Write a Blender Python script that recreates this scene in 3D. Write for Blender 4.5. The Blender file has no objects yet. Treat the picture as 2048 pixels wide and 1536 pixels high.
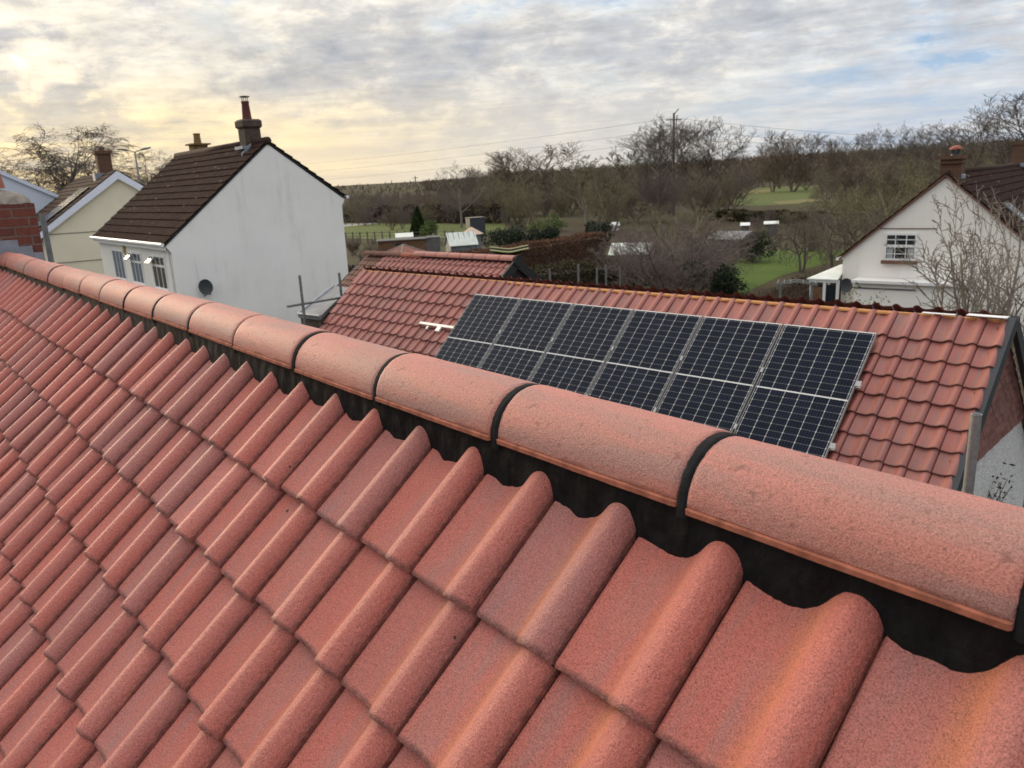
import bpy, math, random
import numpy as np
from mathutils import Vector
rad = math.radians
scn = bpy.context.scene
col = scn.collection
H = 6.2                                   # eye height above the gardens
# ------------------------------------------------------------------ camera model (solved from the tile courses)
F, PIT, ROL, YAW = 1560.16, .2561, -.0492, -.8911
fw = np.array([math.sin(YAW)*math.cos(PIT), math.cos(YAW)*math.cos(PIT), -math.sin(PIT)])
_r0 = np.cross(fw, [0, 0, 1]); _r0 /= np.linalg.norm(_r0); _u0 = np.cross(_r0, fw)
cr = math.cos(ROL)*_r0 + math.sin(ROL)*_u0
cu = -math.sin(ROL)*_r0 + math.cos(ROL)*_u0
EYE = np.array([0, 0, H])
def ray(x, y): return (x-1024)/F*cr - (y-768)/F*cu + fw
def on(x, y, p0, n):
    d = ray(x, y); n = np.array(n, float); return EYE + d*(np.dot(np.array(p0, float)-EYE, n)/np.dot(d, n))
def ap(x, y, D):
    d = ray(x, y); return EYE + d*D/math.hypot(d[0], d[1])
def gp(x, y, z=0.0):
    d = ray(x, y); return EYE + d*((z-H)/d[2])
def azi(x, y, D, z=0.0):
    p = ap(x, y, D); return np.array([p[0], p[1], z])

cd = bpy.data.cameras.new('camera'); cam = bpy.data.objects.new('camera', cd); col.objects.link(cam)
from mathutils import Matrix
M_ = Matrix(((cr[0], cu[0], -fw[0], 0), (cr[1], cu[1], -fw[1], 0), (cr[2], cu[2], -fw[2], H), (0, 0, 0, 1)))
cam.matrix_world = M_
cd.sensor_width = 36; cd.lens = F/2048*36
cd.clip_start = .05; cd.clip_end = 9000
cd.dof.use_dof = True; cd.dof.focus_distance = 1.9; cd.dof.aperture_fstop = 9.0
scn.camera = cam

# ------------------------------------------------------------------ materials
MATS = {}
class NT:
    def __init__(s, name):
        s.m = bpy.data.materials.new(name); s.m.use_nodes = True
        s.t = s.m.node_tree; s.b = s.t.nodes['Principled BSDF']
        MATS[name] = s.m
    def n(s, typ, **kw):
        nd = s.t.nodes.new(typ)
        for k, v in kw.items():
            if k.startswith('i_'):
                key = k[2:]; key = int(key) if key.isdigit() else key.replace('_', ' ')
                s.set(nd.inputs[key], v)
            else: setattr(nd, k, v)
        return nd
    def set(s, inp, v):
        if isinstance(v, bpy.types.NodeSocket): s.t.links.new(v, inp)
        else: inp.default_value = v
    def math(s, op, a, b=0.0, c=0.0, clamp=False):
        nd = s.t.nodes.new('ShaderNodeMath'); nd.operation = op; nd.use_clamp = clamp
        s.set(nd.inputs[0], a); s.set(nd.inputs[1], b); s.set(nd.inputs[2], c); return nd.outputs[0]
    def noise(s, vec, scale, detail=3, rough=.55, dist=0.0):
        nd = s.t.nodes.new('ShaderNodeTexNoise')
        if vec is not None: s.set(nd.inputs['Vector'], vec)
        nd.inputs['Scale'].default_value = scale; nd.inputs['Detail'].default_value = detail
        nd.inputs['Roughness'].default_value = rough; nd.inputs['Distortion'].default_value = dist
        return nd.outputs[0]
    def ramp(s, fac, stops, interp='LINEAR'):
        nd = s.t.nodes.new('ShaderNodeValToRGB'); cr_ = nd.color_ramp; cr_.interpolation = interp
        while len(cr_.elements) < len(stops): cr_.elements.new(.5)
        for e, (p, c) in zip(cr_.elements, stops):
            e.position = p; e.color = (c, c, c, 1) if isinstance(c, (int, float)) else (*c, 1)
        s.set(nd.inputs[0], fac); return nd.outputs[0]
    def mix(s, fac, a, b, mode='MIX'):
        nd = s.t.nodes.new('ShaderNodeMix'); nd.data_type = 'RGBA'; nd.blend_type = mode
        s.set(nd.inputs[0], fac)
        for i, v in ((6, a), (7, b)): s.set(nd.inputs[i], v if isinstance(v, bpy.types.NodeSocket) else (*v, 1))
        return nd.outputs[2]
    def mapping(s, vec, scale=(1, 1, 1), loc=(0, 0, 0)):
        nd = s.t.nodes.new('ShaderNodeMapping'); s.set(nd.inputs[0], vec)
        nd.inputs['Scale'].default_value = scale; nd.inputs['Location'].default_value = loc; return nd.outputs[0]
    def obj(s): return s.t.nodes.new('ShaderNodeTexCoord').outputs['Object']
    def uv(s, name):
        nd = s.t.nodes.new('ShaderNodeUVMap'); nd.uv_map = name; return nd.outputs[0]
    def sep(s, v):
        nd = s.t.nodes.new('ShaderNodeSeparateXYZ'); s.set(nd.inputs[0], v); return nd.outputs
    def comb(s, x, y, z=0.0):
        nd = s.t.nodes.new('ShaderNodeCombineXYZ')
        for i, v in enumerate((x, y, z)): s.set(nd.inputs[i], v)
        return nd.outputs[0]
    def bump(s, h, strength=.3, dist=.01, prev=None):
        nd = s.t.nodes.new('ShaderNodeBump'); nd.inputs['Strength'].default_value = strength
        nd.inputs['Distance'].default_value = dist; s.set(nd.inputs['Height'], h)
        if prev is not None: s.t.links.new(prev, nd.inputs['Normal'])
        return nd.outputs[0]
    def out(s, color=None, rough=.7, normal=None, spec=.5, metal=0.0, **kw):
        if color is not None: s.set(s.b.inputs['Base Color'], color if isinstance(color, bpy.types.NodeSocket) else (*color, 1))
        s.set(s.b.inputs['Roughness'], rough); s.set(s.b.inputs['Metallic'], metal)
        s.b.inputs['Specular IOR Level'].default_value = spec
        if normal is not None: s.t.links.new(normal, s.b.inputs['Normal'])
        for k, v in kw.items(): s.set(s.b.inputs[k.replace('_', ' ')], v)
        return s.m

def simple(name, c, rough=.7, var=.25, scale=6, spec=.4, metal=0.0, bump=.1, bd=.01):
    t = NT(name); v = t.obj()
    n = t.noise(v, scale, 4); n2 = t.noise(v, scale*7, 3)
    a = tuple(x*(1-var) for x in c); b = tuple(min(1, x*(1+var)) for x in c)
    k = t.mix(t.ramp(n, [(.3, 0), (.7, 1)]), a, b)
    k = t.mix(t.math('MULTIPLY', n2, .35), k, tuple(x*.6 for x in c))
    return t.out(k, rough, t.bump(n2, bump, bd) if bump else None, spec, metal)

def tile_mat(name, c0, c1, c2, flank, stain, stain_amt=.6, grain=420, gb=.35, rough=.62, specks=True, spec=.45, gd=.0028, lichen=0.0):
    t = NT(name); uv = t.sep(t.uv('tile')); rn = t.sep(t.uv('rnd')); o = t.obj()
    tt, ss, r1, r2 = uv[0], uv[1], rn[0], rn[1]
    base = t.ramp(r1, [(0, c0), (.3, c1), (.62, c1), (.8, c2), (.92, c2), (1, c0)])
    base = t.mix(t.math('MULTIPLY', r2, .16), base, tuple(x*.55 for x in c1))
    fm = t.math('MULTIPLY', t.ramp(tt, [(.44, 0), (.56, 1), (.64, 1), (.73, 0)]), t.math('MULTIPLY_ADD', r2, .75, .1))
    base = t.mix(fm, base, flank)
    sv = t.comb(t.math('MULTIPLY_ADD', r1, 57.0, t.math('MULTIPLY', tt, 2.6)), t.math('MULTIPLY_ADD', r2, 43.0, t.math('MULTIPLY', ss, .55)), 0.0)
    sn = t.noise(sv, 1.7, 4, .6, .4)
    pan = t.ramp(tt, [(.02, .35), (.15, 1), (.48, 1), (.66, .25), (.85, .45), (1, .4)])
    sm = t.math('MULTIPLY', t.math('MULTIPLY', t.ramp(sn, [(.46, 0), (.68, 1)]), pan), stain_amt)
    base = t.mix(sm, base, stain)
    big = t.noise(o, 3.1, 4)
    base = t.mix(t.ramp(big, [(.4, 0), (.75, .45)]), base, tuple(x*.72 for x in c1))
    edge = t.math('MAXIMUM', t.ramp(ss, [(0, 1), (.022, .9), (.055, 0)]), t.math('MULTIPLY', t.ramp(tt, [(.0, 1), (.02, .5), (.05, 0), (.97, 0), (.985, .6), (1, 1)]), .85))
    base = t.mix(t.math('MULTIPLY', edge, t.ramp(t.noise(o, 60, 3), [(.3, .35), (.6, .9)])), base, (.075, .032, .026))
    g = t.noise(o, grain, 2, .7)
    g2 = t.noise(o, grain*.3, 3, .6)
    base = t.mix(t.ramp(g, [(.385, .7), (.46, 0)]), base, tuple(x*.30 for x in c1))
    base = t.mix(t.ramp(g, [(.53, 0), (.70, .32)]), base, tuple(min(1, x*1.7+.06) for x in c0))
    if specks:
        vo = t.n('ShaderNodeTexVoronoi', feature='F1'); t.set(vo.inputs['Vector'], o); vo.inputs['Scale'].default_value = 16
        pick = t.math('GREATER_THAN', t.sep(vo.outputs['Color'])[0], .86)
        sz = t.math('LESS_THAN', vo.outputs['Distance'], t.math('MULTIPLY_ADD', t.sep(vo.outputs['Color'])[1], .07, .015))
        base = t.mix(t.math('MULTIPLY', pick, sz), base, (.035, .028, .026))
    if lichen:
        v2 = t.n('ShaderNodeTexVoronoi', feature='F1'); t.set(v2.inputs['Vector'], o); v2.inputs['Scale'].default_value = lichen
        lm = t.math('LESS_THAN', v2.outputs['Distance'], t.math('MULTIPLY', t.sep(v2.outputs['Color'])[1], .20))
        base = t.mix(t.math('MULTIPLY', t.math('MULTIPLY', lm, .8), t.math('GREATER_THAN', t.sep(v2.outputs['Color'])[0], .45)), base, (.22, .21, .19))
    nrm = t.bump(g, gb, gd, t.bump(g2, gb*.7, gd*2.5))
    return t.out(base, rough, nrm, spec)

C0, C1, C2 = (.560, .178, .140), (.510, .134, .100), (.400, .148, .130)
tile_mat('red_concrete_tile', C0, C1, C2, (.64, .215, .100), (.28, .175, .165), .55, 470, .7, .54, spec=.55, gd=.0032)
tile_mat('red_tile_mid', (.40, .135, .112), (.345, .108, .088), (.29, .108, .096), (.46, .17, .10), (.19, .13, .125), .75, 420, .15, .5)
tile_mat('old_tile', (.26, .12, .08), (.21, .10, .07), (.17, .10, .075), (.27, .14, .08), (.13, .12, .09), .8, 60, .3, .8)
tile_mat('brown_roof_tile', (.040, .019, .015), (.031, .015, .013), (.025, .014, .012), (.036, .020, .016), (.075, .068, .058), .55, 26, .5, .95, specks=False, gd=.01, spec=.04, lichen=3.2)
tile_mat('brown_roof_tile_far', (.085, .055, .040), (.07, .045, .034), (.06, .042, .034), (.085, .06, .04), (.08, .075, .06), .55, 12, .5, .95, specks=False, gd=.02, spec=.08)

def ridge_mat(name, c, c2, stain, grain=430, gb=.75):
    t = NT(name); o = t.obj(); oi = t.n('ShaderNodeObjectInfo').outputs['Random']
    v = t.mapping(o, (.9, 7, 7)); ov = t.n('ShaderNodeVectorMath', operation='ADD'); t.set(ov.inputs[0], v); t.set(ov.inputs[1], t.comb(t.math('MULTIPLY', oi, 31.0), 0.0, 0.0))
    s1 = t.noise(ov.outputs[0], 2.2, 4, .6, .3); s2 = t.noise(o, 5, 4)
    base = t.mix(t.ramp(s2, [(.35, 0), (.65, 1)]), c, c2)
    base = t.mix(t.math('MULTIPLY', t.ramp(s1, [(.45, 0), (.62, 1)]), .6), base, stain)
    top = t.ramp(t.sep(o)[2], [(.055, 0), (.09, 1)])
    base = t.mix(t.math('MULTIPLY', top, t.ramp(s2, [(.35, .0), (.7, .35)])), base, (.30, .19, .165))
    g = t.noise(o, grain, 2, .7); g2 = t.noise(o, grain*.32, 3)
    base = t.mix(t.ramp(g, [(.385, .7), (.46, 0)]), base, tuple(x*.30 for x in c))
    base = t.mix(t.ramp(g, [(.52, 0), (.7, .35)]), base, tuple(min(1, x*1.6+.08) for x in c))
    pit = t.noise(o, grain*.10, 2); base = t.mix(t.ramp(pit, [(.28, .7), (.36, 0)]), base, tuple(x*.35 for x in c))
    base = t.mix(t.math('MULTIPLY', oi, .25), base, (.36, .15, .12))
    return t.out(base, .57, t.bump(g, gb*.8, .0024, t.bump(g2, gb*.5, .004)), .5)
ridge_mat('ridge_tile', (.49, .172, .135), (.42, .142, .106), (.23, .16, .145))
simple('ridge_lip', (.34, .115, .07), .8, .45, 30, .3, bump=.4, bd=.003)

t = NT('mortar'); o = t.obj()
n1 = t.noise(t.mapping(o, (46, 14, 14)), 1.0, 5, .6, 1.2); n2 = t.noise(o, 260, 3); n3 = t.noise(o, 9, 3)
xx = t.sep(o)[0]
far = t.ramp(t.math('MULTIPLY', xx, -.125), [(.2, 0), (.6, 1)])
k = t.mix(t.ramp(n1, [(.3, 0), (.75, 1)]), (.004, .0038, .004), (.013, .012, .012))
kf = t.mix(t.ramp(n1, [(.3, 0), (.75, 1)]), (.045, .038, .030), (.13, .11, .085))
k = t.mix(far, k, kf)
t.out(k, t.ramp(n3, [(.3, .62), (.7, .85)]), t.bump(n1, .6, .006, t.bump(n2, .5, .003, t.bump(n3, .8, .03))), .15)
simple('mortar_joint', (.016, .016, .018), .85, .4, 60, .15, bump=.7, bd=.004)
simple('mortar_smear', (.065, .055, .052), .85, .4, 60, .2, bump=.4, bd=.002)

def render_mat(name, c, streak=(.30, .31, .28), amt=.5, low=None):
    t = NT(name); o = t.obj()
    a = t.noise(o, .55, 5, .6); b = t.noise(t.mapping(o, (2.2, 2.2, .22)), 1.3, 5, .65, .3); d = t.noise(o, 70, 3)
    k = t.mix(t.ramp(a, [(.3, 0), (.7, 1)]), c, tuple(x*.90 for x in c))
    m = t.math('MULTIPLY', t.math('MULTIPLY', t.ramp(b, [(.54, 0), (.74, 1)]), t.ramp(a, [(.38, 0), (.6, 1)])), amt)
    k = t.mix(m, k, streak)
    return t.out(k, .85, t.bump(d, .25, .01), .25)
render_mat('white_render', (.87, .86, .83), (.42, .44, .38), .45)
render_mat('white_front', (.78, .76, .71), (.5, .5, .46), .2)
render_mat('cream_render', (.72, .67, .53), (.5, .48, .38), .15)
render_mat('offwhite_render', (.86, .83, .77), (.52, .45, .36), .35)
render_mat('bluewhite_cladding', (.62, .68, .78), (.5, .55, .6), .1)
t = NT('pebbledash'); o = t.obj(); a = t.noise(o, 45, 3, .7); b = t.noise(o, 2, 4)
k = t.mix(t.ramp(a, [(.35, 0), (.65, 1)]), (.40, .40, .38), (.74, .74, .72)); k = t.mix(t.ramp(b, [(.55, 0), (.75, .5)]), k, (.45, .43, .30))
t.out(k, .9, t.bump(a, .8, .02), .2)

simple('white_paint', (.78, .79, .80), .45, .04, 5, .5, bump=0)
simple('white_upvc', (.80, .80, .80), .35, .03, 5, .5, bump=0)
simple('blue_white_board', (.68, .72, .84), .4, .03, 5, .5, bump=0)
simple('galvanised', (.36, .37, .37), .5, .18, 30, .5, .75, bump=.1, bd=.001)
simple('pole_grey', (.17, .18, .18), .55, .25, 20, .5, .3, bump=.1, bd=.001)
simple('aluminium', (.52, .53, .55), .4, .05, 10, .5, .8, bump=0)
simple('dark_shaded_alloy', (.34, .35, .36), .5, .05, 10, .4, .3, bump=0)  # clamps, and side frame bars with the gap shade put into the colour
simple('rail_alloy', (.80, .78, .74), .4, .05, 10, .5, .35, bump=0)
simple('black_plastic', (.012, .012, .013), .5, .3, 8, .4, bump=0)
simple('verge_grey', (.030, .036, .045), .5, .2, 8, .4, bump=0)
simple('dish_grey', (.045, .052, .06), .5, .15, 8, .4, bump=0)
simple('lead', (.23, .26, .31), .5, .25, 9, .5, .2, bump=.2, bd=.004)
simple('fresh_timber', (.62, .30, .11), .6, .25, 12, .35, bump=.1, bd=.002)
simple('shed_timber', (.16, .085, .05), .8, .35, 6, .2, bump=.3)
simple('grey_timber', (.13, .125, .12), .85, .3, 8, .2, bump=.3)
simple('weathered_post', (.17, .17, .165), .85, .25, 10, .2, bump=.3)
simple('dark_pot', (.12, .036, .03), .7, .25, 20, .3, bump=.15, bd=.003)
simple('terracotta', (.30, .085, .055), .6, .25, 20, .4, bump=.15, bd=.003)
simple('flaunching', (.27, .24, .21), .9, .35, 14, .2, bump=.6, bd=.012)
simple('slate_grey', (.13, .14, .16), .5, .35, 3, .5, bump=.2)
simple('felt_black', (.02, .02, .022), .8, .3, 5, .3, bump=.2)
simple('chimney_render', (.085, .062, .05), .85, .4, 8, .2, bump=.5)
simple('ochre_chimney', (.20, .12, .05), .85, .3, 6, .2, bump=.4)
simple('interior_dark', (.012, .014, .016), .3, .2, 3, .5, bump=0)
simple('curtain', (.42, .42, .42), .9, .15, 4, .1, bump=0)
simple('sill_brown', (.17, .085, .06), .6, .2, 8, .3, bump=.1)
simple('pale_roof', (.55, .42, .34), .8, .15, 6, .2, bump=.1)
simple('greenhouse_sheet', (.62, .66, .62), .35, .12, 3, .5, bump=0)
simple('yellow_pad', (.55, .52, .26), .6, .1, 4, .3, bump=0)
simple('alarm_gold', (.42, .31, .10), .5, .1, 4, .4, bump=0)
simple('net_black', (.02, .02, .022), .8, .2, 4, .2, bump=0)
simple('birch_bark', (.22, .19, .165), .85, .4, 2, .2, bump=.4)
simple('pale_bark', (.20, .18, .145), .85, .35, 2, .2, bump=.4)
simple('twig_grey', (.13, .11, .094), .85, .3, .7, .15, bump=0)
simple('twig_brown', (.185, .145, .112), .85, .3, .7, .15, bump=0)
simple('twig_purple', (.185, .148, .135), .85, .3, .7, .15, bump=0)
simple('twig_olive', (.195, .172, .108), .85, .35, .7, .15, bump=0)
simple('twig_dark', (.15, .125, .108), .85, .3, .7, .15, bump=0)
simple('twig_pale', (.23, .20, .165), .8, .3, 3, .2, bump=0)
simple('conifer', (.028, .048, .012), .8, .5, 3, .2, bump=0)
simple('evergreen', (.022, .034, .016), .7, .5, 2, .3, bump=0)
simple('fresh_leaf', (.10, .14, .035), .6, .4, 4, .3, bump=0)
simple('beech_leaf', (.135, .066, .040), .8, .45, 2.2, .2, bump=0)
simple('wood_brown', (.19, .15, .115), .9, .45, .035, .1, bump=0)
simple('hedge_brown', (.085, .060, .046), .9, .4, 1.5, .1, bump=0)
simple('hedge_olive', (.075, .066, .036), .9, .4, 1.2, .1, bump=0)

def brick_mat(name, c1, c2, mort, scale=1.0):
    t = NT(name); uv = t.uv('UVMap')
    b = t.n('ShaderNodeTexBrick'); t.set(b.inputs['Vector'], uv)
    b.inputs['Color1'].default_value = (*c1, 1); b.inputs['Color2'].default_value = (*c2, 1); b.inputs['Mortar'].default_value = (*mort, 1)
    b.inputs['Scale'].default_value = 1; b.inputs['Mortar Size'].default_value = .007*scale; b.inputs['Brick Width'].default_value = .235*scale
    b.inputs['Row Height'].default_value = .078*scale; b.inputs['Bias'].default_value = -.2; b.inputs['Mortar Smooth'].default_value = .2
    n = t.noise(t.obj(), 22, 4); k = t.mix(t.ramp(n, [(.4, 0), (.8, .5)]), b.outputs['Color'], tuple(x*.45 for x in c1))
    inv = t.math('SUBTRACT', 1.0, b.outputs['Fac'])
    return t.out(k, .85, t.bump(t.math('ADD', inv, t.math('MULTIPLY', n, .4)), .7, .008), .25)
brick_mat('red_brick', (.165, .055, .04), (.11, .042, .035), (.16, .12, .10))
brick_mat('brown_brick', (.13, .065, .04), (.10, .055, .036), (.15, .11, .08))
simple('ridge_brown', (.050, .032, .026), .9, .3, 5, .1, bump=.2)
simple('hip_tile', (.25, .115, .095), .8, .3, 5, .2, bump=.3)
simple('hung_tile', (.17, .075, .062), .8, .45, 9, .25, bump=.2)

t = NT('solar_cells'); uv = t.sep(t.uv('UVMap'))           # uv in cell units: 6 columns, 2 x 10 half cells
def line(x, w):
    f = t.math('FRACT', x); d = t.math('MINIMUM', f, t.math('SUBTRACT', 1.0, f)); return t.math('LESS_THAN', d, w), d
lu, du = line(uv[0], .020); lv, dv = line(uv[1], .020)
mid = t.math('LESS_THAN', t.math('ABSOLUTE', t.math('SUBTRACT', uv[1], 10.0)), .10)
dia = t.math('LESS_THAN', t.math('ADD', t.math('MULTIPLY', du, 1.0), t.math('MULTIPLY', dv, .5)), .05)
bus, _ = line(t.math('MULTIPLY', uv[0], 5.0), .05)
wl = t.math('MAXIMUM', t.math('MAXIMUM', lu, lv), t.math('MAXIMUM', mid, dia))
cellid = t.n('ShaderNodeTexWhiteNoise'); t.set(cellid.inputs['Vector'], t.comb(t.math('FLOOR', uv[0]), t.math('FLOOR', uv[1]), 0.0))
k = t.mix(cellid.outputs['Value'], (.003, .006, .016), (.006, .010, .024))
k = t.mix(t.math('MULTIPLY', bus, .3), k, (.09, .10, .11)); k = t.mix(t.math('MULTIPLY', lv, .5), k, (.36, .37, .38)); k = t.mix(t.math('MAXIMUM', t.math('MAXIMUM', t.math('MULTIPLY', lu, .55), mid), dia), k, (.60, .61, .61))
t.out(k, .08, None, .06)

t = NT('glass'); t.out((.02, .025, .03), .05, None, .8)
t = NT('sky_glass'); t.out((.10, .12, .14), .06, None, 1.0)
t = NT('ground_soil'); o = t.obj(); a = t.noise(o, .02, 5, .6); b = t.noise(o, .22, 5, .65); c = t.noise(o, 2.5, 4)
k = t.mix(t.ramp(a, [(.40, 0), (.60, 1)]), (.060, .046, .030), (.070, .075, .028))
k = t.mix(t.ramp(b, [(.38, 0), (.66, 1)]), k, (.055, .042, .032)); k = t.mix(t.ramp(c, [(.45, 0), (.8, .6)]), k, (.09, .075, .05))
t.out(k, .95, t.bump(c, .6, .15), .1)
def grass_mat(name, c1, c2, c3):
    t = NT(name); o = t.obj(); a = t.noise(o, .12, 5, .6); b = t.noise(o, 1.3, 5, .7); c = t.noise(o, 22, 3)
    k = t.mix(t.ramp(a, [(.35, 0), (.65, 1)]), c1, c2); k = t.mix(t.ramp(b, [(.45, 0), (.8, .7)]), k, c3)
    k = t.mix(t.ramp(c, [(.35, .5), (.6, 0)]), k, tuple(x*.5 for x in c1))
    return t.out(k, .9, t.bump(c, .7, .05), .15)
grass_mat('lawn_green', (.075, .125, .022), (.10, .15, .03), (.075, .085, .03))
grass_mat('field_green', (.095, .125, .035), (.12, .14, .045), (.12, .115, .05))
grass_mat('field_straw', (.20, .17, .075), (.16, .15, .06), (.12, .12, .05))
simple('path_grey', (.34, .33, .31), .9, .2, .4, .1, bump=.2)

# ------------------------------------------------------------------ mesh building
class MB:
    def __init__(s): s.v = []; s.f = []
    def add(s, vs, fs):
        b = len(s.v); s.v.extend([tuple(map(float, p)) for p in vs]); s.f.extend([tuple(i+b for i in f) for f in fs]); return s
    def box(s, c, d, rz=0.0, R=None, bev=0.0):
        hx, hy, hz = d[0]/2, d[1]/2, d[2]/2; c = np.array(c, float)
        if bev:
            b = min(bev, hx*.9, hy*.9, hz*.9); pts = []
            for z, i in ((-hz, b), (-hz+b, 0), (hz-b, 0), (hz, b)):
                x, y = hx-i, hy-i
                for sx, sy in ((-1, -1), (1, -1), (1, 1), (-1, 1)):
                    if i: pts += [(sx*(x), sy*(y), z)]
                    else: pts += [(sx*x, sy*y, z)]
            fs = [(3, 2, 1, 0), (12, 13, 14, 15)]
            for k in range(3):
                for q in range(4): fs.append((k*4+q, k*4+(q+1) % 4, (k+1)*4+(q+1) % 4, (k+1)*4+q))
        else:
            pts = [(x, y, z) for z in (-hz, hz) for x, y in ((-hx, -hy), (hx, -hy), (hx, hy), (-hx, hy))]
            fs = [(3, 2, 1, 0), (4, 5, 6, 7)]+[(q, (q+1) % 4, 4+(q+1) % 4, 4+q) for q in range(4)]
        if R is None:
            ca, sa = math.cos(rz), math.sin(rz); R = np.array([[ca, -sa, 0], [sa, ca, 0], [0, 0, 1]])
        return s.add([c+R@np.array(p) for p in pts], fs)
    def tube(s, pts, rs, k=8, cap=True, hollow=False):
        pts = [np.array(p, float) for p in pts]; n = len(pts)
        if isinstance(rs, (int, float)): rs = [rs]*n
        vs = []; ref = None
        for i, p in enumerate(pts):
            d = pts[min(i+1, n-1)]-pts[max(i-1, 0)]; d = d/(np.linalg.norm(d)+1e-12)
            if ref is None: ref = np.array([0, 0, 1.]) if abs(d[2]) < .9 else np.array([1., 0, 0])
            a = np.cross(d, ref); a /= np.linalg.norm(a)+1e-12; b = np.cross(d, a)
            for q in range(k):
                t_ = 2*math.pi*q/k; vs.append(p+rs[i]*(math.cos(t_)*a+math.sin(t_)*b))
        fs = [(i*k+q, i*k+(q+1) % k, (i+1)*k+(q+1) % k, (i+1)*k+q) for i in range(n-1) for q in range(k)]
        if cap: fs += [tuple(range(k))[::-1], tuple(range((n-1)*k, n*k))]
        return s.add(vs, fs)
    def lathe(s, prof, c, k=20):
        c = np.array(c, float)
        return s.tube_z([(c+np.array([0, 0, z]), r) for r, z in prof], k)
    def tube_z(s, pr, k):
        vs = []; n = len(pr)
        for p, r in pr:
            for q in range(k): t_ = 2*math.pi*q/k; vs.append(p+np.array([r*math.cos(t_), r*math.sin(t_), 0]))
        fs = [(i*k+q, i*k+(q+1) % k, (i+1)*k+(q+1) % k, (i+1)*k+q) for i in range(n-1) for q in range(k)]
        fs += [tuple(range(k))[::-1], tuple(range((n-1)*k, n*k))]
        return s.add(vs, fs)
    def prism(s, poly, ext):
        n = len(poly); poly = [np.array(p, float) for p in poly]; e = np.array(ext, float)
        return s.add(poly+[p+e for p in poly], [tuple(range(n))[::-1], tuple(range(n, 2*n))]+[(i, (i+1) % n, n+(i+1) % n, n+i) for i in range(n)])
    def build(s, name, mat, parent=None, smooth=False, auto=None):
        me = bpy.data.meshes.new(name); me.from_pydata(s.v, [], s.f); me.update()
        ul = me.uv_layers.new(name='UVMap')
        co = np.array(s.v, float); nl = len(me.loops)
        uv = np.zeros((nl, 2)); li = 0
        for f in s.f:
            p = co[list(f)]; nrm = np.cross(p[1]-p[0], p[2]-p[0]); L = np.linalg.norm(nrm)
            k = len(f)
            if L < 1e-12: li += k; continue
            nrm = nrm/L
            if abs(nrm[2]) > .98: q = p[:, [0, 1]]
            else:
                h = np.array([-nrm[1], nrm[0], 0]); h /= np.linalg.norm(h); w = np.cross(nrm, h)
                q = np.stack([p@h, p@w], 1)
            uv[li:li+k] = q; li += k
        ul.data.foreach_set('uv', uv.ravel())
        me.materials.append(MATS[mat])
        if smooth:
            me.polygons.foreach_set('use_smooth', [True]*len(me.polygons))
        o = bpy.data.objects.new(name, me); col.objects.link(o)
        if parent is not None: o.parent = parent
        if smooth and auto:
            try:
                me.set_sharp_from_angle(angle=rad(auto))
            except Exception: pass
        return o

def tag(o, label=None, cat=None, group=None, kind=None):
    if label: o['label'] = label
    if cat: o['category'] = cat
    if group: o['group'] = group
    if kind: o['kind'] = kind
    return o
def thing(name, label, cat, loc=(0, 0, 0), rz=0.0, group=None):
    o = bpy.data.objects.new(name, None); col.objects.link(o); o.empty_display_size = .2
    o.location = tuple(loc); o.rotation_euler = (0, 0, rz); return tag(o, label, cat, group)
def copy_tree(o, parent=None):
    c = o.copy(); col.objects.link(c)
    if parent is not None: c.parent = parent
    for ch in list(o.children): copy_tree(ch, c)
    return c

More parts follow.
